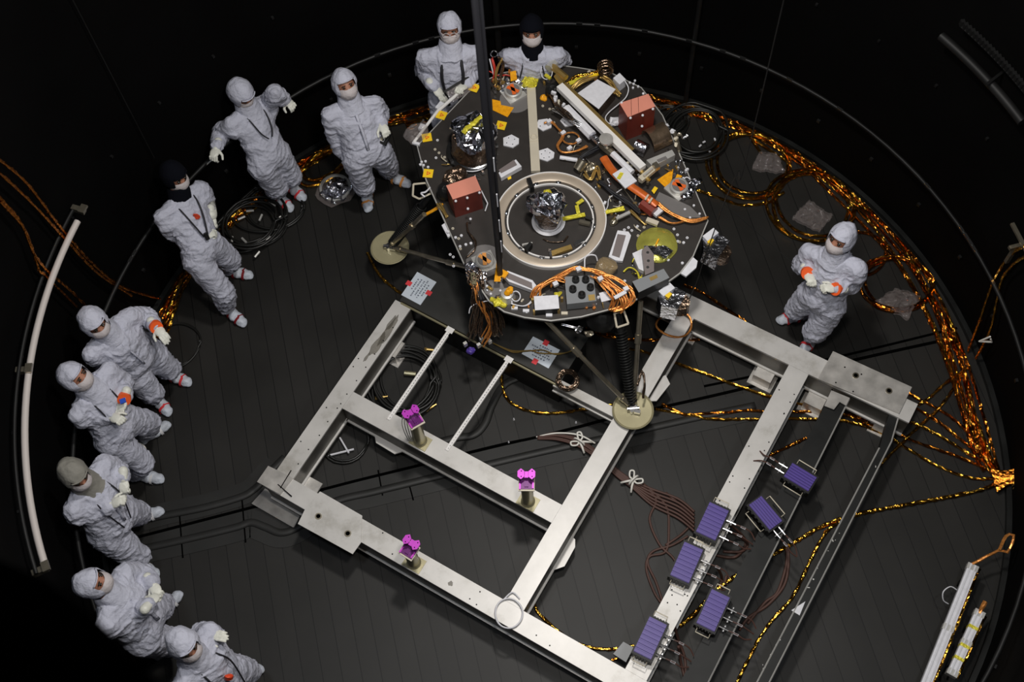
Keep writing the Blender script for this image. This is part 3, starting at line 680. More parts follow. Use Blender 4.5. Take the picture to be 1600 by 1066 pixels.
# coils
def coil(cx_, cy_, rx, n, r, lab, mt='gold', tail=None, seed=0, name='gold_cable_coil', asp=1., rot=0., spread=.035, cat='cable coil', group='coiled gold cables'):
    rnd = random.Random(seed); c = P(cx_, cy_, 0); R = ((P(cx_ + rx, cy_, 0) - P(cx_ - rx, cy_, 0)).length) / 2; pts = []
    K = 44
    for k in range(n):
        ox, oy = rnd.uniform(-spread, spread), rnd.uniform(-spread, spread); rr = R + rnd.uniform(-spread, spread)
        for i in range(K):
            t = 2 * PI * i / K; w = i / K
            q = Vector((math.cos(t) * (rr + .01 * math.sin(3 * t + k)), math.sin(t) * rr * asp, 0)); q = Rz(rot) @ q
            pts.append(c + q + Vector((ox, oy, 0)) * math.sin(PI * w) + Vector((0, 0, r + .003 + k * r * 1.1)))
    pts = [q if (Vector((q.x, q.y, 0)) - WC).length < WR - .06 else Vector(((WC + (Vector((q.x, q.y, 0)) - WC).normalized() * (WR - .06)).x, (WC + (Vector((q.x, q.y, 0)) - WC).normalized() * (WR - .06)).y, q.z)) for q in pts]
    if tail: pts = [P(a[0], a[1], r + .004) for a in tail] + pts
    m = MB(); m.tube(densify(pts, .03), r, 6, jit=.2 if mt.startswith('gold') else 0); return tag(m.build(name, M[mt], smooth=False if mt.startswith('gold') else True), lab, cat, group)
coil(1172, 262, 60, 3, .015, 'large gold cable coil nearest the lander on the right', tail=[(1190, 240), (1172, 215)], seed=1)
coil(1267, 325, 63, 3, .015, 'gold cable coil behind the head of the right worker', tail=None, seed=2)
coil(1401, 447, 58, 3, .014, 'gold cable coil right of the right worker, round a clear bag', seed=3, asp=.85, mt='gold2')
coil(1345, 395, 40, 2, .013, 'partly hidden gold cable coil behind the right worker', seed=4, mt='gold2')
coil(508, 262, 40, 3, .014, 'flattened gold cable coil between the two upper left workers', seed=6, asp=.55, rot=.6)
gcable([(1089, 298), (1105, 303), (1130, 312), (1160, 320), (1200, 316), (1225, 300)], .014, lab='gold cable end reaching from the first coil to the lander')
def hosecoil(cx_, cy_, rx, n, lab, seed, asp=1., rot=0., spread=.05, r=.0125, extra=()):
    o = coil(cx_, cy_, rx, n, r, lab, 'rubber', seed=seed, name='black_hose_coil', asp=asp, rot=rot, spread=spread, cat='hose coil', group='coiled black hoses')
    return o
def fitting(px, a, lab, ma='brass', L=.06):
    root = P(*px, .03); m = MB(); d = Vector((math.cos(a), math.sin(a), 0)); m.cyl(root, root + d * L, .013, n=8); m.cyl(root + d * L, root + d * (L + .03), .008, n=8); m.cyl(root - d * .02, root, .017, n=6)
    return m
o = hosecoil(1083, 210, 47, 7, 'black hose coil on the floor right of the copper box', 1, spread=.05)
m = MB()
for q in ((1100, 222), (1094, 228), (1108, 236), (1117, 218)): c = P(*q, .05); m.box(c, (.03, .015, .01), Rz(q[0]))
f_ = m.build('white_tag', M['wplate'], o)
o = hosecoil(632, 603, 52, 8, 'black hose coil under the left slotted strut inside the frame', 2, spread=.05, asp=1.05)
for q, a in (((667, 546), -.2), ((590, 622), 0.1), ((668, 640), .5)): 
    m = fitting(q, a, ''); m.build('brass_fitting', M['brass'], o)
m = MB(); c = P(632, 583, .05); m.cyl(c, c + Vector((.1, -.02, 0)), .02, n=8); m.build('coupling', M['olive'], o)
o = hosecoil(540, 690, 38, 2, 'single black hose loop in the left triangle of the frame', 3, spread=.02)
m = MB(); m.tube([P(513, 712, .03), P(553, 702, .04)], .009, 6); m.tube([P(531, 684, .03), P(545, 708, .05)], .008, 6); m.build('pale_wire', M['wplate'], o)
o = hosecoil(392, 352, 48, 9, 'heaped black hose coil beside the worker in the black hood', 4, spread=.09, asp=.9)
m = MB()
for q, a in (((405, 345), 1.2), ((415, 378), 1.0), ((398, 402), .9), ((372, 343), .4), ((362, 380), 1.5), ((385, 330), 0), ((420, 318), -.5), ((378, 372), -.9), ((432, 345), .8)):
    c = P(*q, .09); d = Vector((math.cos(a), math.sin(a), 0)); m.cyl(c, c + d * .07, .011, n=6)
m.build('metal_coupling', M['alu'], o)
hosecoil(425, 330, 40, 3, 'loose black hose loops behind the heaped coil', 5, spread=.07, asp=.8)
hosecoil(275, 540, 37, 2, 'thin black hose loop on the floor by the worker with orange wristband', 6, spread=.02, r=.008)
hosecoil(1045, 190, 30, 4, 'small black hose coil half hidden behind the copper box', 7, spread=.04)
gcable([(255, 500), (270, 455), (285, 425), (300, 400)], .013, lab='gold cable rising from the floor behind the worker with orange wristband', mt='gold2')
# cables hanging along the left wall and right wall
def wcable(px, r, lab, mt='gold2', rad=3.74, grp='gold cables strung along the left wall'):
    pts = catmull([on_wall(x, y, rad) for x, y in px], 10); gcable(pts, r, lab=lab, mt=mt, wall=True, group=grp)
wcable([(-10, 243), (40, 285), (90, 350), (140, 408), (190, 448), (250, 467)], .012, 'upper gold cable of the strand across the left wall')
wcable([(-10, 262), (50, 318), (100, 372), (150, 425), (205, 462)], .012, 'second gold cable of the strand across the left wall')
wcable([(-10, 300), (30, 345), (52, 395), (75, 425), (105, 450), (135, 480)], .012, 'third gold cable crossing in front of the pale curved pipe')
wcable([(0, 315), (40, 362), (60, 420), (72, 432), (120, 480)], .01, 'lowest gold cable crossing in front of the pale curved pipe')
wcable([(1610, 380), (1582, 396), (1560, 425), (1545, 460), (1530, 505), (1512, 550)], .013, 'upper gold cable hanging on the right wall', 'gold', grp='gold cables on the right wall')
wcable([(1610, 398), (1590, 408), (1568, 432), (1558, 470), (1548, 515), (1525, 560)], .013, 'lower gold cable hanging on the right wall', 'gold', grp='gold cables on the right wall')
m = MB(); c = on_wall(1548, 530, 3.72); m.tube([c, c + Vector((.03, 0, -.06)), c + Vector((-.06, .03, -.09)), c + Vector((-.02, 0, .05))], .008, 6); tag(m.build('white_tie', M['tie']), 'white tie knotted round the hanging cables on the right wall', 'tie')
m = MB(); c = P(1571, 748, .05)
for k in range(10): a = random.uniform(0, 6.3); m.tube([c + Vector((-.1, .02 * k - .1, 0)), c + Vector((0, .01 * k - .05, .03)), c + Vector((.1, .012 * k - .06, .08))], .02, 6, jit=.2)
tag(m.build('cable_hub', M['gold2']), 'gathered knot of gold cables where the fan meets the right wall', 'cable')
m = MB(); c = P(1595, 768, .08)
for k in range(4): m.tube([c + Vector((.05 * math.cos(t), .03 * k, .05 * math.sin(t))) for t in [2 * PI * i / 16 for i in range(16)]], .008, 6, closed=True)
tag(m.build('spring_coil', M['brass']), 'small brass spring coil on the wall beside the cable hub', 'spring')

# plastic bags
def bag(px, lab, h=.03, z=.045, ma='plastic', inner=None):
    q = [P(x, y, z) for x, y in px]; n = 22; vs = []; fs = []
    for j in range(n + 1):
        for i in range(n + 1):
            a = q[0].lerp(q[1], i / n); b = q[3].lerp(q[2], i / n); p = a.lerp(b, j / n)
            e = math.sin(PI * i / n) * math.sin(PI * j / n); p = p + Vector((0, 0, h * e)) + noise.noise_vector(p * 17) * .05 * (.3 + e) + noise.noise_vector(p * 40) * .015; p.z = max(p.z, .012); vs.append(p)
    fs = [(j * (n + 1) + i, j * (n + 1) + i + 1, (j + 1) * (n + 1) + i + 1, (j + 1) * (n + 1) + i) for j in range(n) for i in range(n)]
    m = MB(); m.add(vs, fs); m.add([Vector((v.x, v.y, z * .25 + (v.z - z) * -.1)) for v in vs], [f[::-1] for f in fs]); m.v = [Vector((v.x, v.y, max(v.z, .006))) for v in m.v]
    return tag(m.build('plastic_bag', M[ma]), lab, 'bag', 'clear plastic bags')
bag([(1186, 236), (1216, 240), (1226, 268), (1176, 264)], 'clear plastic bag lying in the gold coil nearest the lander')
bag([(1262, 313), (1302, 336), (1280, 361), (1238, 340)], 'clear plastic bag lying in the coil behind the right worker')
bag([(1365, 470), (1400, 450), (1440, 462), (1420, 498), (1380, 500)][:4], 'crumpled clear plastic bag in the coil right of the right worker', h=.09)
# silver bag on the floor
root = empty('foil_bag', P(525, 298, 0), 'round silver foil package in a clear bag between two workers feet', 'bag')
m = MB(); c = P(525, 297, .08); m.ell(c, (.12, .12, .06), nu=40, nv=22); m.crumple(.06, 15); m.v = [Vector((v.x, v.y, max(v.z, .004))) for v in m.v]; m.build('foil_bundle', M['foil'], root)
m = MB(); m.lathe([(.13, .03), (.15, .035), (.15, .05), (.13, .055)], P(525, 297, .03), n=24); m.build('rim', M['alu'], root)
m = MB(); m.ell(P(526, 300, .03), (.2, .15, .025), nu=14, nv=8); m.crumple(.03, 9); m.v = [Vector((v.x, v.y, max(v.z, .003))) for v in m.v]; m.build('clear_wrap', M['plastic'], root)
# white tubes bottom right
def longbar(a, b, w, h, z, lab, bands=(), cut=.0, name='lamp_strip'):
    A, B = P(*a, z), P(*b, z); d = B - A; R = frame_of(d); root = empty(name, B - Vector((0, 0, z)) if False else Vector((B.x, B.y, 0)), lab, 'equipment bar', 'white equipment bars at lower right')
    m = MB(); m.box((A + B) / 2, (d.length, w, h), R); m.box((A + B) / 2 + R @ Vector((0, w * .2, h / 2 + .004)), (d.length, w * .15, .008), R); m.box((A + B) / 2 + R @ Vector((0, -w * .25, h / 2 + .004)), (d.length, w * .15, .008), R); m.build('housing', M['wplate'], root)
    m = MB(); m.tube(densify([A + R @ Vector((0, w * .5 + .012, .0)), B + R @ Vector((0, w * .5 + .012, 0))], .04), .014, 6, jit=.35); m.build('copper_strip', M['gold'], root)
    for t in bands: m = MB(); m.box(A + d * t, (.025, w + .004, h + .02), R); m.build('yellow_band', M['ytape'], root)
    for t in (.02, .5, .97): m = MB(); m.box(A + d * t, (.05, w + .012, h + .006), R); m.build('clamp', M['alu'], root)
    m = MB(); m.box(Vector((A.x, A.y, z / 2)) + R @ Vector((.1, 0, 0)), (.04, .04, z), R); m.box(Vector((B.x, B.y, z / 2)) - R @ Vector((.1, 0, 0)), (.04, .04, z), R); m.build('stand', M['black'], root)
    return root
r1 = longbar((1520, 884), (1440, 1085), .075, .05, .25, 'long white bar with copper edging at the lower right')
r2 = longbar((1530, 958), (1486, 1055), .07, .05, .25, 'short white bar with yellow bands right of the long one', bands=(.25, .55, .75))
m = MB(); m.tube(densify(catmull([P(1519, 882, .27), P(1545, 868, .3), P(1562, 860, .35), P(1575, 862, .4), P(1584, 838, .45), P(1572, 838, .45), P(1560, 864, .36)], 8), .03), .012, 6, jit=.3); m.build('copper_lead', M['copper'], r1)
m = MB(); m.tube(catmull([P(1495, 922, .27), P(1485, 917, .3), P(1474, 925, .3), P(1474, 938, .25), P(1482, 944, .2)], 8), .005, 6); m.build('white_loop', M['wplate'], r1, smooth=True)
m = MB(); m.tube(densify([P(1530, 958, .27), P(1540, 940, .3)], .03), .016, 6, jit=.3); m.build('copper_lead', M['copper'], r2)

# ================================================================ THE LANDER
DZ = 1.2
lander = empty('lander', P(862, 346, 0.41), 'large dark round-decked spacecraft lander on three legs, crowded with instruments', 'spacecraft')
def D(x, y, h=0.): return P(x, y, DZ + h)
def part(mb, name, ma, par=None, smooth=False, lab=None):
    o = mb.build(name, ma, par or lander, smooth)
    if lab: o['label'] = lab
    return o
outline = [(652, 228), (742, 133), (785, 114), (860, 100), (905, 106), (955, 114), (1002, 137), (1035, 180), (1072, 264), (1106, 345), (1083, 400), (1062, 427), (1040, 443), (990, 470), (958, 482), (908, 495), (861, 501), (820, 496), (788, 487), (764, 470), (725, 412), (666, 281)]
oc = [D(*q) for q in outline]
m = MB(); m.prism(oc, DZ - .04, DZ); deck = part(m, 'deck', M['deck'])
m = MB(); m.tube([p + Vector((0, 0, -.004)) for p in oc], .007, 6, closed=True); part(m, 'deck_edge_trim', M['alu'])
DC = D(862, 346); DC = D(868, 300)
m = MB(); inner = [DC + (p - DC) * .70 for p in oc]; m.hull([Vector((DC.x + (p.x - DC.x) * .8, DC.y + (p.y - DC.y) * .8, .72)) for p in inner], [Vector((p.x, p.y, DZ - .0405)) for p in inner]); part(m, 'underbody', M['black'])
# central ring
C = D(860, 346)
m = MB(); m.lathe([(.375, .001), (.375, .03), (.385, .035), (.445, .035), (.452, .03), (.455, .001)], C, n=96); part(m, 'mounting_ring', M['ring'], smooth='a')
m = MB(); m.lathe([(.345, .001), (.345, .022), (.357, .022), (.357, .001)], C, n=96); part(m, 'inner_lip', M['white'], smooth='a')
m = MB(); m.lathe([(.449, .03), (.449, .042), (.458, .042), (.458, .001)], C, n=96); part(m, 'outer_lip', M['white'], smooth='a')
for k in range(12):
    a = 2 * PI * k / 12 + .25; c = C + Vector((.366 * math.cos(a), .366 * math.sin(a), .02)); m = MB(); R = Rz(a)
    m.box(c, (.028, .045, .022), R); m.cyl(c + Vector((0, 0, .01)), c + Vector((0, 0, .022)), .008, n=6); part(m, 'ring_clamp', M['steel'])
# cream bar
def bar(a, b, w, h, z, name, ma, par=None, off=0):
    A, B = D(*a, z), D(*b, z); d = B - A; m = MB(); m.box((A + B) / 2 + Vector((0, 0, h / 2)), (d.length, w, h), frame_of(d)); return part(m, name, ma, par)
cb = bar((830, 140), (837, 270), .075, .03, .001, 'cream_bar', M['bar'])
m = MB(); c = D(834, 214, .032); m.box(c, (.095, .075, .008), frame_of(D(837, 270) - D(830, 140))); m.lathe([(.018, .004), (.022, .012), (.03, .012), (.032, .004)], c, n=16); part(m, 'socket', M['bar'], cb)
# legs
def leg(pad, a, b, spring, lab):
    pz = .455
    pc = P(*pad, pz)
    foot_ = MB(); foot_.lathe([(0, -.044), (.10, -.044), (.16, -.02), (.172, 0), (.165, .006), (.155, -.004), (0, -.01)], pc, n=40)
    f = part(foot_, 'footpad', M['pad'], smooth='a', lab='olive round footpad ' + lab)
    m = MB(); m.box(pc + Vector((0, 0, .02)), (.07, .05, .05), Rz(.5)); m.box(pc + Vector((.03, -.03, .03)), (.05, .03, .03), Rz(-.3)); m.cyl(pc + Vector((-.05, 0, .03)), pc + Vector((.05, 0, .03)), .018, n=10); part(m, 'ankle_fitting', M['steel'], f)
    top = Vector(spring); d = top - pc; mm = MB(); mm.cyl(pc + d * .06, pc + d * .98, .030, n=14); s = part(mm, 'leg', M['black'], smooth='a', lab='spring-covered leg ' + lab)
    mm = MB(); n = 26
    u = d.orthogonal().normalized(); w = d.normalized().cross(u)
    mm.tube([pc + d * (.08 + .72 * i / (n * 12)) + (u * math.cos(2 * PI * i / 12) + w * math.sin(2 * PI * i / 12)) * .043 for i in range(n * 12 + 1)], .0075, 6); part(mm, 'coil_spring', M['blackbar'], s, smooth=True)
    for q in (a, b):
        q = Vector(q); dd = q - pc; mm = MB(); st = pc + dd * .05 + Vector((0, 0, .02)); mm.cyl(st, pc + dd * .62, .019, n=12); mm.cyl(pc + dd * .62, pc + dd * .70, .028, n=12); mm.cyl(pc + dd * .70, q, .021, n=12)
        mm.cyl(pc + dd * .10 + Vector((0, 0, .018)), pc + dd * .13 + Vector((0, 0, .018)), .025, n=10)
        part(mm, 'strut', M['dsteel'], smooth='a')
leg((989, 641), P(853, 500, 1.14), P(1001, 470, 1.14), P(965, 485, 1.1), 'standing at the end of the centre beam')
leg((609, 387), P(663, 335, 1.14), P(757, 424, .85), P(672, 305, 1.1), 'at the left side of the deck')
leg((1010, 80), P(985, 120, 1.14), P(950, 110, 1.14), P(965, 130, 1.1), 'behind the deck') if False else None
pcb = Vector((1.15, 6.45, 0))
# rear leg, mostly hidden behind the deck
def rear():
    c0 = D(868, 300); a1 = P(989, 641, .455) - c0; a2 = P(609, 387, .455) - c0; v = -(Vector((a1.x, a1.y, 0)).normalized() + Vector((a2.x, a2.y, 0)).normalized()).normalized() * 1.15
    pc = Vector((c0.x + v.x, c0.y + v.y, .455)); m = MB(); m.lathe([(0, -.044), (.10, -.044), (.16, -.02), (.172, 0), (0, -.01)], pc, n=32); part(m, 'footpad', M['pad'], smooth='a')
    m = MB(); q = Vector((c0.x + v.x * .75, c0.y + v.y * .75, 1.12)); m.cyl(pc, q, .03, n=10); part(m, 'leg', M['black'])
rear()
# box builder on the deck: pixel corners of the top at height h
def dbox(px, h, h0=0., name='box', side=None, top=None, par=None, lab=None, tt=.004, lip=.0):
    q = [D(x, y, h) for x, y in px]; m = MB(); m.hull([Vector((v.x, v.y, DZ + h0)) for v in q], [Vector((v.x, v.y, DZ + h - tt)) for v in q])
    o = part(m, name, side, par, lab=lab)
    if top is not None:
        c = sum(q, Vector()) / 4; q2 = [c + (v - c) * (1 + lip) for v in q]; m = MB(); m.hull([Vector((v.x, v.y, DZ + h - tt)) for v in q2], [Vector((v.x, v.y, DZ + h)) for v in q2]); 
        (part(m, 'cover', top, o) if par is None else None)
    return o
def bolts(px, r=.009, h=.0, ma='wplate', hh=.012, par=None):
    for q in px:
        m = MB(); c = D(*q, h); m.cyl(c, c + Vector((0, 0, hh)), r, n=8); m.cyl(c + Vector((0, 0, hh)), c + Vector((0, 0, hh + .004)), r * .45, n=6); part(m, 'bolt', M[ma], par)
# two red boxes, lit top and shaded sides put into their colours
b1_ = dbox([(697, 290), (742.6, 274.5), (752, 297), (707.5, 311.6)], .28, 0, 'red_box', M['redbox'], M['pink'], lab='left red box, top coloured paler as lit from above')
b2_ = dbox([(968, 161), (1013, 146.6), (1024, 166), (981, 183)], .33, 0, 'red_box', M['redbox'], M['pink'], lab='right red box, top coloured paler as lit from above')
def sidebolts(par, qs):
    for (x, y, h, rx, ry) in qs:
        c = D(x, y, h); m = MB(); d = Vector((.25, -1, .0)).normalized() if rx else Vector((-1, -.2, 0)).normalized(); m.ell(c + d * .002, (.012, .012, .012), nu=8, nv=6); m.build('screw_head', M['wplate'], par, True)
sidebolts(b1_, [(712, 314, .26, 1, 0), (749, 301, .26, 1, 0), (730, 309, .25, 1, 0), (731, 326, .18, 1, 0), (735, 342, .08, 1, 0)])
sidebolts(b2_, [(985, 184, .31, 1, 0), (1020, 170, .31, 1, 0), (1004, 180, .30, 1, 0), (1003, 197, .21, 1, 0), (971, 160, .33, 1, 0), (1005, 146, .33, 1, 0)])
m = MB()
for a, b in (((986, 153.5), (986.5, 180)), ((997, 150), (998, 176))): A, B = D(*a, .331), D(*b, .331); m.tube([A, B], .0015, 4)
m.build('seam', M['gap'], b2_)
# white covered box and its surroundings
wb = dbox([(902.5, 145.6), (933.5, 124), (962, 139.4), (935.5, 170.4)], .14, 0, 'instrument_box', M['dfoil'], M['wplate'], lab='box under a white sheet')
wb2 = dbox([(834, 463), (872, 461), (874, 482), (836, 485)], .09, 0, 'instrument_box', M['black'], M['wplate'], lab='small white-topped box at the front edge of the deck')
for q in ((835, 488), (873, 486), (832, 470), (878, 468)): c = D(*q, .03); m = MB(); m.box(c, (.02, .02, .06)); part(m, 'standoff', M['brass'])
dbox([(936, 458), (950, 454), (956, 468), (940, 472)], .06, 0, 'small_box', M['foil'], M['wplate'])
# connector block with five black caps
kb = dbox([(882, 432), (927, 430), (932, 470), (886, 475)], .12, .02, 'connector_plate', M['grey'], lab='grey plate with five black round caps')
for q in ((899.5, 440), (915, 440), (895, 455), (922.5, 452), (909, 464)):
    m = MB(); c = D(*q, .10); m.cyl(c, c + Vector((0, 0, .05)), .031, .029, n=20); m.cyl(c + Vector((0, 0, .05)), c + Vector((0, 0, .06)), .022, .010, n=14); m.build('cap', M['black'], kb, 'a')
m = MB(); q = [D(x, y, .1202) for x, y in ((919, 461), (929, 460), (930, 469), (920, 470))]; m.hull(q, [v + Vector((0, 0, .001)) for v in q]); m.build('amber_label', M['brass'], kb)
# copper harness loops around it
def harness(px, n, r, ma='copper', spread=.012, h=.05, name='wire_harness', k=8, lab=None):
    m = MB(); rnd = random.Random(hash(str(px)) % 1000 if False else len(px) * 7 + n)
    base = catmull([D(q[0], q[1], q[2] if len(q) > 2 else h) for q in px], k)
    for j in range(n):
        o = Vector((rnd.uniform(-1, 1), rnd.uniform(-1, 1), rnd.uniform(-.3, 1))) * spread; ph = rnd.uniform(0, 6)
        m.tube([p + o + Vector((math.sin(i * .35 + ph), math.cos(i * .3 + ph), 0)) * spread * .35 for i, p in enumerate(base)], r, 6, jit=.08)
    return part(m, name, M[ma], smooth=True, lab=lab)
harness([(832, 466, .03), (840, 452, .08), (858, 440, .1), (880, 428, .14), (900, 420, .16), (925, 424, .15), (955, 434, .14), (980, 448, .12), (988, 462, .1), (980, 478, .05), (955, 486, .03)], 7, .007, spread=.018, lab='thick orange harness looping over the front of the deck')
harness([(926, 428, .14), (950, 440, .14), (968, 456, .12), (976, 472, .08), (968, 486, .0)], 7, .007, spread=.024)
harness([(932, 436, .13), (948, 450, .12), (960, 468, .08), (955, 484, .0)], 7, .0055, spread=.022)
harness([(862, 448, .06), (870, 440, .1), (890, 426, .13)], 4, .006)
harness([(846, 466, .05), (848, 448, .1), (868, 436, .12), (885, 440, .12)], 3, .006)
for q in ((904, 421, .18), (938, 436, .17), (978, 452, .15), (868, 444, .12)): m = MB(); c = D(*q); m.box(c, (.04, .035, .03), Rz(.4)); part(m, 'harness_clip', M['wplate'])
m = MB(); A, B = D(960, 466, .15), D(978, 456, .15); m.box((A + B) / 2, ((B - A).length, .03, .01), frame_of(B - A)); part(m, 'white_strap', M['wplate'])
harness([(915, 424, .14), (914, 408, .16), (920, 402, .16), (930, 403, .15), (935, 410, .1)], 1, .006, 'wplate', name='white_cable')
# yellow foil lumps
def lump(q, rad, ma, amp=.02, sc=18, h=0, name='foil_lump', flat=.6, lab=None, smooth=False):
    m = MB(); c = D(*q, h + rad * flat * .7); m.ell(c, (rad, rad * .9, rad * flat), nu=18, nv=12); m.crumple(amp, sc); return part(m, name, M[ma], smooth=smooth, lab=lab)
lump((777, 472), .045, 'ytape', name='yellow_tape'); lump((770, 468), .03, 'ytape', name='yellow_tape'); lump((786, 476), .03, 'ytape', name='yellow_tape')
lump((827, 130), .06, 'ytape', .03, 20, name='yellow_foil', flat=.8); lump((833, 124), .04, 'ytape', .03, 20, name='yellow_foil')
lump((872, 460), .03, 'ytape', name='yellow_tape'); lump((795, 455), .035, 'kapton', .02, h=.09)
# white valve with gold top, left front
m = MB(); c = D(793, 466, 0); m.lathe([(.065, .001), (.065, .02), (.05, .05), (.05, .08), (.03, .09), (0, .09)], c, n=20); part(m, 'valve_cap', M['alu'], smooth='a')
m = MB(); c = D(806, 463, .05); m.tube([c + Vector((.035 * math.cos(t), .045 * math.sin(t), 0)) for t in [2 * PI * i / 20 for i in range(20)]], .005, 6, closed=True); part(m, 'wire_loop', M['wplate'])
harness([(800, 473, .03), (820, 478, .02), (834, 466, .03), (842, 456, .05)], 2, .005, 'wplate', name='white_cable')
# central dish and foil bag
m = MB(); c = D(857, 348, .002); m.lathe([(0, .0), (.13, 0), (.138, .02), (.115, .035), (.10, .02), (0, .015)], c, n=36); part(m, 'dish', M['wplate'], smooth='a')
m = MB(); m.lathe([(.07, 0), (.085, .08), (.10, .18), (.12, .26), (.11, .30)], D(857, 350, .03), n=30); 
vs = list(m.v); m.crumple(.03, 10); part(m, 'foil_wrap', M['dfoil'])
m = MB(); c = D(857, 350, .03) + Vector((0, 0, .31)); m.ell(c, (.14, .12, .09), nu=20, nv=12); m.crumple(.075, 8); part(m, 'foil_bag', M['foil'], lab='crumpled silver bag standing in the middle of the ring')
lump((856, 300), .03, 'ytape', .02, 25, h=.40, name='yellow_tape')
harness([(850, 372, .01), (862, 378, .02), (880, 376, .02), (888, 368, .02)], 2, .004, 'dfoil', name='small_harness')
bar((826, 285), (832, 300), .035, .07, .02, 'black_latch', M['black']); bar((822, 395), (830, 385), .03, .06, .02, 'black_latch', M['black'])
bar((816, 384), (832, 381), .012, .02, .05, 'latch_lever', M['alu'])
bar((860, 399), (893, 388), .04, .03, .01, 'bronze_bar', M['brass']); bar((859, 392), (861, 405), .02, .035, .01, 'bracket', M['steel']); bar((898, 384), (912, 377), .03, .03, .01, 'bracket', M['steel'])
bar((879, 343), (914, 336), .034, .012, .03, 'yellow_arm', M['ytape']); bar((904, 336), (901, 322), .03, .012, .03, 'yellow_arm', M['ytape']); bar((901, 320), (911, 313), .03, .012, .03, 'yellow_arm', M['ytape'])
bar((905, 348), (922, 352), .03, .03, .02, 'clamp', M['dsteel']); bar((915, 342), (926, 346), .02, .03, .03, 'clamp', M['steel'])
# big foil drum
m = MB(); A = D(737, 238, .0); m.cyl(A + Vector((0, 0, .002)), A + Vector((0, 0, .04)), .215, .21, n=40); part(m, 'drum_base', M['black'], smooth='a')
m = MB(); prof = [(.17, .04), (.185, .08), (.175, .20), (.16, .27), (.0, .27)]; m.lathe(prof, D(741, 240), n=36); m.crumple(.014, 12); part(m, 'foil_drum', M['dfoil'], lab='bronze foil drum with silver crumpled top')
m = MB(); m.lathe([(.175, .03), (.19, .035), (.19, .055), (.178, .06)], D(741, 240), n=40); part(m, 'drum_rim', M['steel'], smooth='a')
m = MB(); m.lathe([(.165, .0), (.17, .02), (.165, .04), (.15, .06), (.13, .075), (.10, .09), (.07, .095), (.04, .1), (.0, .10)], D(741, 208, .27), n=24); m.crumple(.06, 9); part(m, 'drum_top', M['foil'])
m = MB(); m.tube(catmull([D(724, 208, .37), D(728, 202, .39), D(740, 192, .39), D(752, 182, .38)], 6), .02, 6, jit=.3, flat=.4); part(m, 'yellow_tape', M['ytape'])
m = MB(); m.tube([D(737 + 30 * math.cos(t), 243 + 25 * math.sin(t), .03) for t in [.3 + 2.8 * i / 14 for i in range(15)]], .006, 6); part(m, 'white_cable', M['wplate'], smooth=True)
for k in range(8):
    a = 2 * PI * k / 8 + .3; c = D(741, 240, .05) + Vector((.2 * math.cos(a), .2 * math.sin(a), 0)); m = MB(); m.box(c, (.025, .02, .03), Rz(a)); part(m, 'drum_clip', M['steel'])
# bronze lump behind left red box
lump((712, 277), .10, 'dfoil', .03, 14, name='foil_mound', flat=.7); lump((697, 300), .08, 'black', .01, name='black_cover', flat=1.2)
# targets
def target(q, rad, lab, rot, ma='sor'):
    c = D(*q, .0); root_ = MB(); root_.box(c + Vector((0, 0, .015)), (rad * 2.3, rad * 2.3, .02), Rz(rot)); 
    pl = part(root_, 'valve_plate', M['alu'], lab=lab)
    m = MB(); m.lathe([(rad, .02), (rad * 1.02, .07), (rad * .9, .078), (rad * .84, .07), (0, .07)], c, n=30); m.build('round_cap', M['alu'], pl, 'a')
    m = MB(); m.lathe([(0, .0722), (rad * .78, .0722), (rad * .78, .0735), (0, .0735)], c, n=30); m.build('cap_face', M['deckg'], pl)
    m = MB()
    for s in (.5, -.35): m.box(c + Vector((0, 0, .077)), (rad * .42, rad * 1.5, .004), Rz(rot + s))
    m.build('orange_mark', M[ma], pl)
M['omark'] = mat('orange_mark', (.8, .14, .02), .5)
target((802, 148), .075, 'round capped valve on a square plate at the back of the deck', .5, 'omark'); target((758, 412), .075, 'round capped valve on a square plate at the left front of the deck', .35, 'sor'); target((1060, 297), .075, 'round capped valve on a square plate at the right of the deck', .65, 'omark')
m = MB(); c = D(757, 408, .002); m.lathe([(0, 0), (.15, 0), (.15, .006), (0, .006)], c, n=30); part(m, 'round_base', M['deckg'])
m = MB(); c = D(806, 156, .002); m.lathe([(0, 0), (.14, 0), (.14, .005), (0, .005)], c, n=30); part(m, 'round_base', M['deckg'])
def dplate(px, h, name, ma, h0=.001, lab=None, z0=None):
    q = [D(x, y, h) for x, y in px]; m = MB(); m.hull([Vector((v.x, v.y, DZ + h0)) for v in q], q); return part(m, name, ma, lab=lab)
dplate([(1030, 300), (1078, 322), (1096, 340), (1050, 340), (1022, 316)], .006, 'grey_panel', M['deckg'])
dplate([(750, 440), (782, 436), (790, 455), (770, 466), (758, 458)], .006, 'grey_panel', M['deckg'])
for s in [((1048, 278), (1085, 285), (1087, 312), (1062, 318), (1070, 300))]: pass
for q, r in (((1078, 292), .06), ((1086, 284), .05), ((1074, 306), .045), ((741, 425), .06), ((733, 415), .045), ((752, 432), .05), ((815, 135), .06), ((790, 138), .05), ((808, 128), .05)): lump(q, r, 'foil', .03, 16, name='silver_fitting')
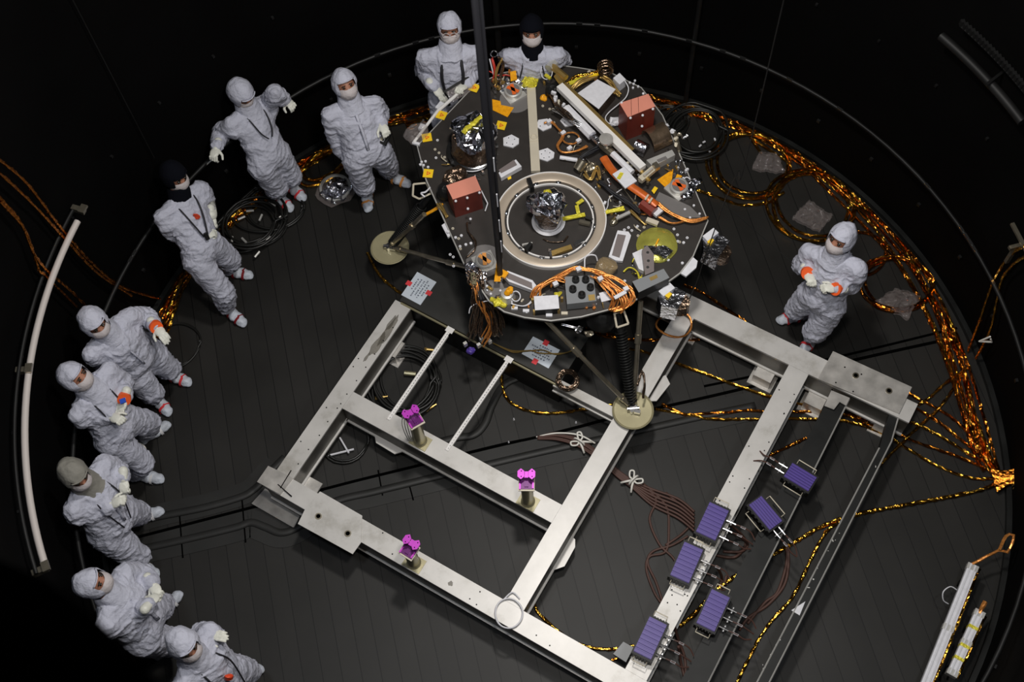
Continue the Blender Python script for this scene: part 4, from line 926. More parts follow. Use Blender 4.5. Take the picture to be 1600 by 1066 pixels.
# camera-like parallelogram panels
def panel(px, inner, h, lab, rim='wplate'):
    o = dplate(px, h, 'panel', M[rim], h0=.01, lab=lab); q = [D(x, y, h + .0005) for x, y in inner]; m = MB(); m.hull(q, [v + Vector((0, 0, .003)) for v in q]); m.build('panel_face', M['mauve'], o)
panel([(786, 430), (793, 423), (832, 438), (841, 450), (838, 456), (795, 440)], [(793, 426), (831, 442), (832, 452), (792, 435)], .06, 'white-rimmed panel at the front left of the ring')
panel([(965, 360), (982, 362), (986, 368), (973, 408), (962, 407), (951, 401)], [(965, 366), (978, 368), (968, 403), (956, 399)], .04, 'white-rimmed upright panel right of the ring')
panel([(779, 270), (806, 249), (815, 260), (783, 278)], [(779, 266), (803, 250), (808, 258), (783, 271)], .06, 'tilted panel above the ring')
def hexp(c, r, rot, holes_=4):
    p = D(*c, 0); m = MB(); m.prism([p + Vector((r * math.cos(rot + t), r * .9 * math.sin(rot + t), 0)) for t in [0, 1.1, 2.2, 3.4, 4.6, 5.5]], DZ + .001, DZ + .014); o = part(m, 'white_plate', M['wplate'])
    m = MB()
    for k in range(holes_): a = k * 6.28 / holes_ + .4; q = p + Vector((r * .5 * math.cos(a), r * .5 * math.sin(a), .0141)); m.cyl(q, q + Vector((0, 0, .001)), .005, n=6)
    m.build('plate_holes', M['gap'], o)['kind'] = 'stuff'
hexp((798, 222), .075, .3); hexp((850, 196), .072, 1.1, 2); hexp((853, 243), .075, .2, 5); hexp((888, 190), .07, .8, 2)
# warning labels
for (x, y, rot) in ((741, 137, .5), (690, 180, .45), (667, 215, -.1), (669, 271, .2), (783, 196, .35)):
    c = D(x, y, .012); R = Rz(-rot); m = MB(); m.box(c, (.082, .082, .004), R); o = part(m, 'warning_label', M['yellow']); 
    tri = [c + R @ Vector((.024 * math.cos(t), .024 * math.sin(t), 0)) for t in (PI / 2 + .6, PI / 2 + .6 + 2.094, PI / 2 + .6 + 4.189)]
    m = MB(); m.prism(tri, c.z + .0021, c.z + .003); m.mat(1); ci = sum(tri, Vector()) / 3; m.prism([ci + (t - ci) * .45 for t in tri], c.z + .0031, c.z + .0036); m.build('triangle', [M['lred'], M['yellow']], o)
# amber tape patches
def patch(px, h=.008, ma='kapton', name='amber_tape'): q = [D(x, y, h) for x, y in px]; m = MB(); m.hull([Vector((v.x, v.y, v.z - .004)) for v in q], q); return part(m, name, M[ma])
patch([(769, 155), (782, 158), (783, 164), (803, 168), (793, 183), (770, 172)]); patch([(1027, 281), (1052, 264), (1050, 280), (1042, 295)]); patch([(1058, 272), (1066, 275), (1060, 283), (1054, 281)], .04); patch([(1018, 298), (1023, 291), (1028, 294), (1022, 303)], .03, 'yellow')
o = patch([(772, 440), (777, 400), (785, 405), (782, 440)], .12); bar((780, 426), (792, 432), .06, .02, .09, 'amber_tape', M['kapton']); patch([(797, 112), (806, 110), (808, 124), (798, 127)], .08); patch([(792, 276), (798, 273), (799, 279), (794, 281)], .005, 'yellow')
# white rods along the upper left edge
def rod(a, b, r, h, ma='white', h2=None, name='rod', n=8): A, B = D(*a, h), D(*b, h if h2 is None else h2); m = MB(); m.cyl(A, B, r, n=n); return part(m, name, M[ma], smooth='a')
rod((733, 131), (686, 172), .016, .02); rod((688, 168), (646, 223), .013, .02); bar((684, 173), (692, 163), .05, .03, .0, 'bracket', M['wplate']); bar((658, 205), (662, 197), .05, .03, .0, 'bracket', M['wplate']); bar((645, 224), (656, 227), .025, .02, .0, 'bracket', M['wplate'])
# robotic arm
arm = MB(); A, B = D(876, 134, .16), D(1006, 262, .16); R = frame_of(B - A)
arm.box((A + B) / 2 + R @ Vector((0, -.012, 0)), ((B - A).length, .065, .05), R); o = part(arm, 'robotic_arm', M['white'], lab='long white robotic arm lying across the deck')
m = MB(); m.box((A + B) / 2 + R @ Vector((-.08, .034, .0262)), ((B - A).length * .82, .028, .004), R); m.build('gold_strip', M['brass'], o)
for t in (.04, .33, .62, .9):
    m = MB(); m.box(A.lerp(B, t) + Vector((0, 0, -.08)), (.03, .05, .12), R); m.build('arm_support', M['dsteel'], o)
rod((862, 103), (884, 122), .032, .16, 'brass', name='arm_joint'); rod((858, 108), (866, 98), .045, .15, 'alu', name='arm_joint'); rod((870, 118), (880, 132), .03, .15, 'brass', name='arm_joint')
bar((852, 118), (860, 124), .025, .02, .16, 'yellow_tab', M['ytape'])
m = MB(); m.tube([D(854 + 9 * math.cos(t), 112 + 12 * math.sin(t), .14) for t in [2 * PI * i / 24 for i in range(24)]], .004, 6, closed=True); part(m, 'wire_loop', M['wplate'])
lump((866, 142), .075, 'black', .015, 15, name='black_cover', flat=1.0); lump((850, 152), .03, 'kapton', .02, name='amber_wrap')
# lower arm segments, scoop
rod((884, 170), (925, 212), .045, .10, 'wplate', name='arm_segment'); rod((925, 212), (942, 228), .03, .10, 'foil', name='arm_joint'); rod((957, 240), (988, 270), .028, .12, 'wplate', name='arm_segment'); rod((940, 226), (957, 240), .035, .10, 'dsteel', name='arm_joint')
m = MB(); c = D(947, 219, .22); m.cyl(c, c + Vector((0, 0, .02)), .058, n=28); m.cyl(c + Vector((0, 0, .02)), c + Vector((0, 0, .022)), .006, n=8); m.cyl(c - Vector((0, 0, .12)), c, .02, n=8); part(m, 'round_disc', M['mottle'], smooth='a')
rod((997, 262), (1014, 282), .02, .12, 'brass', name='wrist_bar'); bar((1000, 284), (1026, 262), .05, .04, .10, 'wrist_bracket', M['bar']); bar((1006, 276), (1020, 264), .015, .02, .15, 'wrist_bar', M['alu']); bar((1022, 258), (1028, 266), .04, .04, .14, 'wrist_bracket', M['dsteel'])
harness([(860, 148, .05), (870, 166, .1), (882, 178, .12), (895, 190, .12)], 5, .009, 'dfoil', .02); harness([(866, 170, .1), (885, 182, .12), (902, 192, .12), (920, 205, .1)], 4, .008, 'steel', .02)
for k in range(16): t = k / 15; q = (866 + 50 * t + random.uniform(-7, 7), 150 + 52 * t + random.uniform(-7, 7)); m = MB(); m.box(D(*q, .12), (random.uniform(.02, .045), .02, .03), Rz(random.uniform(0, 3))); part(m, 'arm_fitting', M[random.choice(['steel', 'dsteel', 'bar', 'dfoil', 'wplate'])])
for k in range(16): t = k / 15; q = (948 + 62 * t + random.uniform(-6, 6), 230 + 52 * t + random.uniform(-6, 6)); m = MB(); m.box(D(*q, .10), (random.uniform(.02, .045), .02, .03), Rz(random.uniform(0, 3))); part(m, 'arm_fitting', M[random.choice(['steel', 'dsteel', 'bar', 'dfoil'])])
# orange sleeve with white wrap
m = MB(); m.tube(catmull([D(943, 246, .12), D(955, 264, .12), D(970, 280, .13), D(990, 294, .13), D(1010, 308, .12), D(1026, 322, .1)], 6), .036, 10, flat=.6); o = part(m, 'orange_sleeve', M['orange'], smooth='a', lab='flat orange cable sleeve with white wrap')
bar((966, 268), (986, 290), .12, .016, .145, 'white_wrap', M['wplate']); bar((972, 270), (966, 280), .03, .003, .1615, 'yellow_tape', M['ytape']); bar((1013, 305), (1008, 313), .015, .01, .15, 'cable_clip', M['bar']); bar((1019, 310), (1014, 318), .015, .01, .15, 'cable_clip', M['bar'])
rod((1003, 318), (1022, 332), .05, .08, 'redbox', name='red_cylinder'); bar((1022, 338), (1036, 326), .05, .03, .04, 'bracket', M['wplate']); bar((1010, 345), (1028, 352), .04, .03, .02, 'bracket', M['bar'])
harness([(1028, 316, .09), (1045, 330, .07), (1062, 340, .05), (1085, 345, .04), (1106, 340, .04)], 4, .008, 'copper', .012); harness([(1030, 340, .05), (1050, 350, .04), (1075, 345, .03)], 3, .006, 'copper', .01)
# gold clutter by the arm shoulder, right of white box
harness([(888, 130, .05), (900, 120, .06), (920, 116, .06), (940, 112, .06)], 4, .012, 'gold', .02); harness([(895, 140, .04), (910, 128, .06), (935, 118, .05)], 4, .012, 'brass', .02)
patch([(888, 128), (915, 114), (918, 119), (891, 133)], .08, 'ytape', 'yellow_tape'); patch([(916, 114), (938, 112), (940, 117), (920, 120)], .08, 'yellow', 'yellow_tape')
for k in range(26): q = (random.uniform(890, 965), random.uniform(112, 128)); 
for k in range(22):
    q = (888 + 62 * k / 21 + random.uniform(-3, 3), 138 - 22 * math.sin(k / 21 * 1.8) + random.uniform(-5, 5)); m = MB(); m.box(D(*q, .04), (random.uniform(.02, .05), .025, .04), Rz(random.uniform(0, 3))); part(m, 'connector', M[random.choice(['brass', 'gold', 'bar', 'copper', 'dfoil'])])
harness([(940, 120, .08), (952, 128, .07), (962, 140, .06), (968, 150, .05)], 4, .01, 'brass', .015)
dplate([(958, 122), (968, 114), (978, 124), (968, 132)], .10, 'white_cover', M['wplate'])
m = MB(); m.tube(catmull([D(976, 126, .1), D(982, 138, .08), D(978, 152, .06), D(965, 164, .05), D(952, 175, .04), D(946, 184, .04), D(950, 192, .04), D(962, 196, .05)], 6), .005, 6); part(m, 'white_cable', M['wplate'], smooth=True)
m = MB(); c = D(946, 108, .16)
for k in range(3): m.tube([c + Vector((.06 * math.cos(t), .03 * k - .02, .07 * math.sin(t))) for t in [2 * PI * i / 24 for i in range(24)]], .009, 6, closed=True)
part(m, 'red_wire_loops', M['dfoil'])
lump((962, 190), .05, 'wplate', .02, name='white_cover', flat=.8)
# bronze curved shields right of the right red box
def shield(a, b, w, hh, ma, name='curved_shield'):
    A, B = D(*a, 0), D(*b, 0); d = B - A; n = Vector((-d.y, d.x, 0)).normalized(); m = MB(); pr = []
    for i in range(13):
        t = PI * i / 12; pr.append((math.cos(t) * w, math.sin(t) * hh))
    L = [A + n * x + Vector((0, 0, z + .02)) for x, z in pr]; Rr = [B + n * x + Vector((0, 0, z + .02)) for x, z in pr]; L2 = [A + n * x * .93 + Vector((0, 0, z * .93 + .02)) for x, z in pr]; R2 = [B + n * x * .93 + Vector((0, 0, z * .93 + .02)) for x, z in pr]
    m.add(L + Rr + L2 + R2, [(i, i + 1, 14 + i, 13 + i) for i in range(12)] + [(39 + i, 40 + i, 27 + i, 26 + i) for i in range(12)] + [(i, 26 + i, 27 + i, i + 1) for i in range(12)] + [(13 + i, 14 + i, 40 + i, 39 + i) for i in range(12)])
    return part(m, name, M[ma], smooth='a')
M['bronze'] = mat('polished_bronze', (.50, .36, .24), .2, .9, bump=.3, bscale=10, var=.4, vscale=7)
shield((1012, 225), (1040, 212), .11, .12, 'bronze'); shield((993, 232), (1010, 240), .06, .09, 'foil')
dplate([(1010, 250), (1050, 234), (1055, 242), (1020, 260)], .08, 'silver_plate', M['alu']); m = MB(); q = [D(x, y, .081) for x, y in ((1026, 250), (1040, 244), (1043, 248), (1029, 254))]; m.hull(q, [v + Vector((0, 0, .002)) for v in q]); part(m, 'dark_window', M['deckg'])
for (x, y, h, mm) in ((1045, 200, .02, 'steel'), (1051, 206, .03, 'wplate'), (1056, 216, .04, 'bar'), (1058, 226, .03, 'bar'), (1062, 210, .05, 'dsteel'), (1068, 214, .05, 'steel'), (1074, 212, .05, 'steel'), (1042, 196, .02, 'wplate')): lump((x, y), .022, mm, .012, 30, h=h, name='fitting', smooth=True)
rod((1053, 205), (1062, 236), .02, .03, 'dsteel', name='side_tube')
# green-yellow film disc with wedge and box camera
m = MB(); c = D(1026, 384, 0); m.lathe([(0, .07), (.08, .055), (.155, .02), (.165, .012), (.165, .004)], c, n=48); m.crumple(.006, 9); part(m, 'film_disc', M['ygfilm'], smooth='a', lab='round yellow-green film cover')
patch([(1006, 384), (1040, 384), (1052, 392), (1040, 404), (1028, 398), (1008, 396)], .07, 'foil', 'foil_patch'); 
m = MB(); m.box(D(1027, 378, .085), (.012, .06, .008), Rz(-.5)); part(m, 'orange_mark', M['kapton'])
dplate([(988, 396), (1003, 389), (1014, 398), (1006, 424), (998, 420)], .05, 'white_plate', M['wplate'])
dplate([(1003, 391), (1011, 383), (1022, 398), (1022, 424), (1008, 430)], .12, 'dark_bracket', M['mauve'])
for q in ((1012, 395), (1013, 408), (1012, 418)): m = MB(); m.lathe([(.0, .0), (.014, 0), (.012, .006), (0, .006)], D(*q, .12), n=12); part(m, 'bolt', M['steel'])
bx = dbox([(988, 440), (1037, 420), (1046, 434), (998, 457)], .14, .02, 'camera_box', M['black'], M['grey'], lab='grey box camera at the right front edge')
m = MB(); q = [D(x, y, .141) for x, y in ((1014, 434), (1026, 429), (1028, 434), (1017, 439))]; m.hull(q, [v + Vector((0, 0, .001)) for v in q]); m.build('amber_label', M['brass'], bx)
harness([(975, 424, .02), (984, 418, .04), (996, 424, .05), (1000, 436, .06)], 2, .005, 'ytape', .008)
# clear amber cover
m = MB(); c = D(947, 418, .06); m.ell(c, (.09, .08, .06), nu=14, nv=9); m.crumple(.03, 11); M['amberclear'] = mat('amber_film', (.45, .33, .18), .15, alpha=.45, bump=.6, bscale=14); part(m, 'amber_film_cover', M['amberclear'])
# yellow coiled connector and hooks right of ring
harness([(948, 332, .04), (960, 330, .05), (975, 327, .05)], 4, .012, 'ytape', .012); bar((963, 343), (984, 333), .025, .02, .06, 'silver_hook', M['alu']); lump((958, 346), .04, 'dsteel', .015, name='fitting', smooth=True)
harness([(943, 333, .03), (950, 322, .04), (952, 310, .04), (972, 295, .05)], 1, .004, 'wplate', name='white_cable'); rod((972, 292), (1000, 328), .004, .06, 'dsteel', name='thin_rod')
for q in ((945, 318), (970, 315), (966, 340)): m = MB(); m.box(D(*q, .02), (.03, .02, .03), Rz(1)); part(m, 'connector', M['wplate'])
# upper middle harness loops
harness([(851, 192, .04), (862, 190, .05), (872, 200, .05), (880, 212, .05), (872, 228, .05), (880, 238, .05), (900, 236, .05), (918, 228, .05)], 2, .009, 'copper', .01)
m = MB(); m.tube([D(892 + 13 * math.cos(t), 216 + 9 * math.sin(t), .05) for t in [2 * PI * i / 24 for i in range(24)]], .007, 6, closed=True, jit=.2); part(m, 'wire_loop', M['copper'])
for q in ((858, 190), (880, 208), (904, 220), (890, 232)): m = MB(); m.box(D(*q, .06), (.04, .03, .03), Rz(.6)); part(m, 'white_connector', M['wplate'])
rod((875, 246), (912, 252), .018, .04, 'wplate', name='white_tube'); m = MB(); c = D(903, 265, .05); m.cyl(c, c + Vector((.05, .05, .05)), .045, n=18); part(m, 'motor', M['dsteel'], smooth='a')
lump((925, 262), .06, 'dsteel', .03, 18, name='motor_block'); harness([(915, 270, .05), (925, 280, .05), (935, 262, .06), (940, 280, .06)], 3, .008, 'brass', .015); harness([(905, 250, .06), (920, 240, .08), (935, 232, .08)], 4, .009, 'strap', .015)
harness([(935, 285, .05), (955, 300, .05), (980, 318, .04), (1000, 335, .04)], 5, .009, 'strap', .015); harness([(985, 330, .03), (1000, 345, .03), (1010, 352, .02)], 3, .007, 'brass', .012)
# back-left fixture clutter (hooks, red wires)
harness([(778, 130, .03), (776, 118, .12), (780, 104, .2), (786, 92, .26)], 3, .007, 'brass', .012); harness([(768, 128, .03), (772, 108, .14), (768, 92, .2)], 2, .006, 'red', .012); rod((765, 92), (772, 120), .006, .18, 'wplate', h2=.05)
m = MB(); m.tube([D(772 + 5 * math.cos(t), 84 + 5 * math.sin(t), .25) for t in [2 * PI * i / 16 for i in range(16)]], .006, 6, closed=True); part(m, 'shackle', M['steel'])
harness([(780, 88, .26), (786, 98, .2), (784, 112, .12), (782, 128, .05)], 2, .011, 'dfoil', .01); harness([(766, 110, .08), (780, 118, .06), (792, 116, .05), (806, 120, .05)], 2, .005, 'red', .012)
for k in range(14): q = (random.uniform(765, 800), random.uniform(120, 145)); m = MB(); m.box(D(*q, .04), (random.uniform(.02, .04), .02, .04), Rz(random.uniform(0, 3))); part(m, 'fitting', M[random.choice(['brass', 'steel', 'dfoil', 'bar'])])
# small white parts left of red box
m = MB(); m.tube(catmull([D(672, 293, .0), D(665, 300, .03), D(658, 302, .02), D(664, 308, .0)], 6), .008, 6); part(m, 'white_loop', M['wplate'], smooth=True)
dplate([(690, 352), (697, 347), (704, 368), (700, 371)], -.01, 'white_bracket', M['wplate'], h0=-.03); harness([(686, 320, .02), (692, 330, .02), (700, 340, .02)], 3, .01, 'brass', .015)
harness([(729, 348, .02), (731, 362, .03), (742, 378, .03), (740, 392, .03), (728, 402, .02)], 2, .006, 'dfoil', .008, name='small_harness')
rod((752, 298), (762, 318), .005, .1, 'wplate', name='white_cable', h2=.05); rod((762, 318), (758, 330), .005, .05, 'wplate', name='white_cable', h2=.02)
bolts([(712, 372), (721, 369), (719, 386), (728, 383), (736, 381), (700, 383 - 20)], .012); bolts([(659, 254), (665, 253), (662, 259), (669, 262), (657, 258)], .011)
bolts([(984, 130), (992, 127), (989, 138), (997, 136), (990, 132)], .010); bolts([(1070, 328), (1084, 322), (1093, 335), (1078, 341)], .010); bolts([(761, 448), (776, 442), (782, 455), (767, 460)], .010); bolts([(1068, 380), (1044, 407), (1066, 412), (976, 440), (889, 478), (823, 488), (930, 476)], .012)
for q, s in (((804, 482), 1), ((822, 486), 1), ((858, 493), 1), ((882, 490), 0), ((838, 488), 1)): m = MB(); m.box(D(*q, .01), (.05, .025, .02), Rz(-.1)); part(m, 'edge_bracket', M['wplate' if s else 'bar'])
# boxes slung outside the deck edge
for (px, h0, lab) in (([(1098, 372), (1122, 364), (1140, 376), (1120, 404), (1098, 392)], -.18, 'silver foil box hung on the right edge'), ([(1028, 462), (1055, 446), (1072, 458), (1058, 482), (1034, 478)], -.2, 'silver foil box hung at the right front corner')):
    q = [D(x, y, .0) for x, y in px]; m = MB(); m.hull([Vector((v.x, v.y, DZ + h0)) for v in q], q); m.crumple(.012, 10); o = part(m, 'foil_box', M['foil'], lab=lab)
    m = MB(); a = (q[0] + q[1]) / 2; m.box(a + Vector((0, 0, .01)), (.12, .06, .015), Rz(.6)); m.build('white_frame', M['wplate'], o); m = MB(); m.box((q[1] + q[4]) / 2 + Vector((0, 0, .012)), (.05, .035, .004), Rz(.8)); m.build('yellow_mark', M['yellow'], o)
    m = MB(); c = (q[2] + q[3]) / 2; m.cyl(c - Vector((0, 0, .14)), c + Vector((0, 0, -.02)), .07, n=18); m.crumple(.01, 12); m.build('dark_end', M['dfoil'], o)
dplate([(1062, 426), (1083, 402), (1090, 408), (1088, 418), (1072, 432)], -.005, 'white_bracket', M['wplate'], h0=-.025)
m = MB()
for a, b in (((646, 288), (666, 286)), ((666, 286), (674, 302)), ((674, 302), (655, 311)), ((655, 311), (645, 306)), ((645, 306), (646, 288))): m.cyl(D(*a, -.06), D(*b, -.06), .009, n=6)
part(m, 'bracket_frame', M['bar'])
m = MB()
for a, b in (((960, 490), (975, 486)), ((975, 486), (982, 506)), ((982, 506), (964, 512)), ((964, 512), (960, 490))): m.cyl(D(*a, -.06), D(*b, -.06), .009, n=6)
part(m, 'bracket_frame', M['bar'])
harness([(690, 322, .0), (672, 332, -.1), (660, 340, -.14)], 2, .01, 'kapton', .01)
# hanging wire bundle front left
harness([(738, 432, .03), (742, 448, .0), (747, 470, -.1), (745, 500, -.3), (738, 530, -.5)], 16, .007, 'dfoil', .055, lab='dark wire bundle hanging off the front left edge'); harness([(744, 446, .02), (752, 462, -.05), (765, 485, -.2), (770, 512, -.4), (762, 532, -.52)], 9, .006, 'copper', .045, k=8); harness([(748, 440, .02), (760, 470, -.1), (775, 500, -.3), (780, 522, -.45)], 9, .008, 'dfoil', .04)
harness([(740, 430, .03), (745, 448, .02), (756, 470, -.05)], 3, .018, 'strap', .02); rod((739, 428), (741, 446), .022, .06, 'olive', name='cable_sleeve'); harness([(732, 490, -.2), (736, 480, -.15), (748, 474, -.1), (762, 470, -.05)], 1, .005, 'wplate', .01, name='white_cable')
for q in ((727, 538), (748, 540), (752, 530), (765, 534), (773, 522)): m = MB(); m.box(D(*q, -.55), (.03, .025, .05), Rz(.5)); part(m, 'plug', M['alu'])
lump((736, 548), .04, 'purple', .02, 20, h=-.62, name='purple_plug')
harness([(876, 508, -.1), (895, 512, -.1), (910, 514, -.12)], 2, .005, 'steel', .008, name='side_tube'); lump((905, 513), .03, 'steel', .02, h=-.12, name='fitting'); lump((921, 522), .035, 'dsteel', .02, h=-.3, name='fitting'); lump((940, 498), .13, 'black', .02, 8, h=-.4, name='black_tank', flat=1, smooth=True)
harness([(1000, 600, -.5), (1006, 580, -.45), (1010, 600, -.5), (1008, 620, -.6)], 3, .007, 'dfoil', .02)
# suspension straps (a thing of its own, from above down to the deck)
root = empty('lifting_strap', D(782, 432, .05), 'pair of black lifting straps running straight up from the left of the ring', 'strap')
b0 = D(782, 432, .08)
m = MB(); m.tube([b0, b0 + Vector((0, 0, .3)), Vector((b0.x, b0.y, 7.6))], .026, 10, flat=.6); m.build('strap', M['strap'], root, True)
m = MB(); b1 = b0 + Vector((.03, .02, .5)); m.tube([b0, b1, Vector((b0.x + .035, b0.y + .02, 7.6))], .018, 10, flat=.6); m.build('strap', M['strap'], root, True)
m = MB(); 
for z in (.5, .8, 1.15, 1.6): m.box(b0 + Vector((.028, -.02, z)), (.008, .01, .16))
m.build('strap_label', M['wplate'], root)
m = MB(); m.tube([b0 + Vector((.022 * math.cos(t), 0, -.01 + .04 * math.sin(t))) for t in [2 * PI * i / 16 for i in range(16)]], .009, 8, closed=True); m.box(b0 + Vector((0, 0, -.055)), (.03, .03, .05)); m.build('shackle', M['steel'], root, True)
harness([(782, 432, .04), (781, 424, .05), (780, 408, .1), (781, 398, .14)], 2, .010, 'dsteel', .008, name='shackle_chain')
# clear bags at the deck
for px, z in (([(635, 205), (650, 192), (664, 200), (650, 226)], DZ - .05),):
    pass

# small hardware scattered over the crowded parts of the deck
rq = random.Random(11)
def scatter(n, x0, y0, x1, y1, wdt, names, mats, hmax=.04):
    for k in range(n):
        t = rq.random(); nx, ny = -(y1 - y0), (x1 - x0); L = math.hypot(nx, ny); o = rq.uniform(-wdt, wdt)
        q = (x0 + (x1 - x0) * t + nx / L * o, y0 + (y1 - y0) * t + ny / L * o); c = D(*q, 0); a = rq.uniform(0, PI); kind = rq.choice(names); m = MB(); R = Rz(a)
        if kind == 'connector': m.box(c + Vector((0, 0, hmax * .4)), (rq.uniform(.02, .05), .018, hmax * .7), R); m.cyl(c + Vector((0, 0, hmax * .7)), c + Vector((0, 0, hmax)), .007, n=8)
        elif kind == 'insert': m.lathe([(.004, .001), (.005, .006), (.011, .006), (.012, .001)], c, n=12)
        elif kind == 'clip': m.box(c + Vector((0, 0, .008)), (.03, .012, .014), R); m.cyl(c + Vector((0, 0, .014)), c + Vector((0, 0, .022)), .006, n=8)
        else:
            d = R @ Vector((rq.uniform(.04, .09), 0, 0)); m.tube(catmull([c + Vector((0, 0, .01)), c + d * .5 + Vector((0, 0, hmax)) + R @ Vector((0, .02, 0)), c + d + Vector((0, 0, .01))], 5), .005, 6)
        part(m, kind, M[rq.choice(mats)], smooth=False)
scatter(26, 940, 300, 1010, 350, 22, ['connector', 'small_cable', 'clip'], ['brass', 'dfoil', 'steel', 'copper', 'bar', 'wplate'])
scatter(24, 800, 478, 980, 474, 9, ['connector', 'clip', 'small_cable'], ['brass', 'wplate', 'bar', 'copper', 'gold'])
scatter(16, 770, 130, 850, 118, 14, ['small_cable', 'connector'], ['brass', 'dfoil', 'steel', 'copper', 'bar'])
scatter(22, 880, 240, 945, 285, 16, ['small_cable', 'connector', 'clip'], ['dsteel', 'dfoil', 'steel', 'strap', 'brass'])
scatter(16, 1040, 245, 1082, 290, 9, ['small_cable', 'connector'], ['foil', 'steel', 'wplate', 'brass'])
scatter(10, 985, 412, 1010, 450, 8, ['small_cable', 'connector'], ['ytape', 'brass', 'steel'])
scatter(12, 690, 255, 765, 290, 8, ['small_cable', 'connector'], ['brass', 'dfoil', 'steel', 'bar'])
scatter(14, 735, 425, 800, 470, 12, ['small_cable', 'connector', 'clip'], ['wplate', 'brass', 'steel', 'foil'])
scatter(18, 690, 200, 720, 420, 18, ['insert'], ['wplate', 'bar']); scatter(14, 960, 380, 1090, 360, 22, ['insert'], ['wplate', 'bar']); scatter(10, 800, 180, 900, 190, 25, ['insert'], ['bar'])

bag([(636, 212), (654, 192), (668, 202), (648, 228)], 'clear plastic bag taped at the left corner of the deck', h=.05, z=DZ + .03) if False else None
m = MB(); c = D(652, 208, -.01); m.ell(c, (.09, .12, .05), Rz(-.6), nu=18, nv=10); m.crumple(.05, 10); part(m, 'clear_bag', M['plastic'])

# ================================================================ PEOPLE
def from_eval(ob, name):
    dg = bpy.context.evaluated_depsgraph_get(); me = bpy.data.meshes.new_from_object(ob.evaluated_get(dg)); old = ob.data
    bpy.data.objects.remove(ob); bpy.data.meshes.remove(old); me.name = name; return me
def remesh(mb, voxel, smooth_it=4, name='m'):
    me = bpy.data.meshes.new(name); me.from_pydata(mb.v, [], mb.f); o = bpy.data.objects.new(name, me); COL.objects.link(o)
    r = o.modifiers.new('r', 'REMESH'); r.mode = 'VOXEL'; r.voxel_size = voxel
    s = o.modifiers.new('s', 'SMOOTH'); s.iterations = smooth_it; s.factor = .6
    bpy.context.view_layer.update(); return from_eval(o, name)
def cap(m, a, b, r0, r1, n=14):
    a = Vector(a); b = Vector(b); m.cyl(a, b, r0, r1, n=n); m.ell(a, (r0,) * 3, nu=n, nv=8); m.ell(b, (r1,) * 3, nu=n, nv=8)
def glove_mesh(curl, side, name):
    """left/right glove, wrist at origin, fingers along +y, palm facing -z; thumb on the side"""
    m = MB(); s = side
    cap(m, (0, -.07, 0), (0, -.01, 0), .037, .032)
    m.ell((0, .045, 0), (.042, .056, .020)); m.ell((s * .018, .03, -.006), (.024, .036, .02))
    for k, (x, L, w) in enumerate(((.031, .068, .0105), (.0105, .078, .0108), (-.0105, .072, .0105), (-.031, .056, .0095))):
        x *= s; p = Vector((x * .95, .088, 0)); a = 0.; d = Vector((x * .6, 1, 0)).normalized()
        for j, f in enumerate((.45, .32, .23)):
            a += curl * (1 + .15 * k) * (1, 1, .8)[j]; dd = Vector((d.x, math.cos(a), -math.sin(a))).normalized(); q = p + dd * L * f; cap(m, p, q, w * (1 - .08 * j), w * (.94 - .08 * j), 10); p = q
    p = Vector((s * .030, .018, -.006)); q = p + Vector((s * .032, .030, -.016)); cap(m, p, q, .0135, .012, 10); r = q + Vector((s * .008, .030, -.006 - curl * .012)); cap(m, q, r, .012, .0095, 10)
    me = remesh(m, .0038, 2, name)
    me.materials.append(M['glove']); me.polygons.foreach_set('use_smooth', [True] * len(me.polygons)); return me
GL = {(s, c): glove_mesh(cv, s, 'glove') for s in (-1, 1) for c, cv in (('open', .28), ('grip', .85))}
def shoe_mesh():
    m = MB()
    m.ell((0, .09, .045), (.055, .135, .045)); m.ell((0, -.05, .05), (.044, .075, .05)); m.ell((0, .17, .035), (.05, .06, .034)); cap(m, (0, -.03, .06), (0, -.025, .17), .055, .062)
    m.ell((0, .03, .075), (.047, .07, .05))
    me = remesh(m, .009, 3, 'shoe_cover')
    for v in me.vertices:
        v.co += noise.noise_vector(v.co * 22) * .005; v.co.z = max(v.co.z, .0)
        v.co.x += .003 * math.sin(v.co.y * 90)
    me.materials.append(M['shoe']); me.polygons.foreach_set('use_smooth', [True] * len(me.polygons)); return me
SHOE = shoe_mesh()
def addmesh(name, me, parent, loc, R, ma=None):
    o = bpy.data.objects.new(name, me); COL.objects.link(o); o.parent = parent
    o.matrix_local = Matrix.Translation(loc - ORG[parent.name]) @ R.to_4x4()
    ORG[o.name] = ORG[parent.name]; return o
def band(par, c, axis, r, w, ma, name, flat=1.0):
    m = MB(); d = axis.normalized(); m.cyl(c - d * w / 2, c + d * w / 2, r, n=18); return m.build(name, ma, par, 'a')

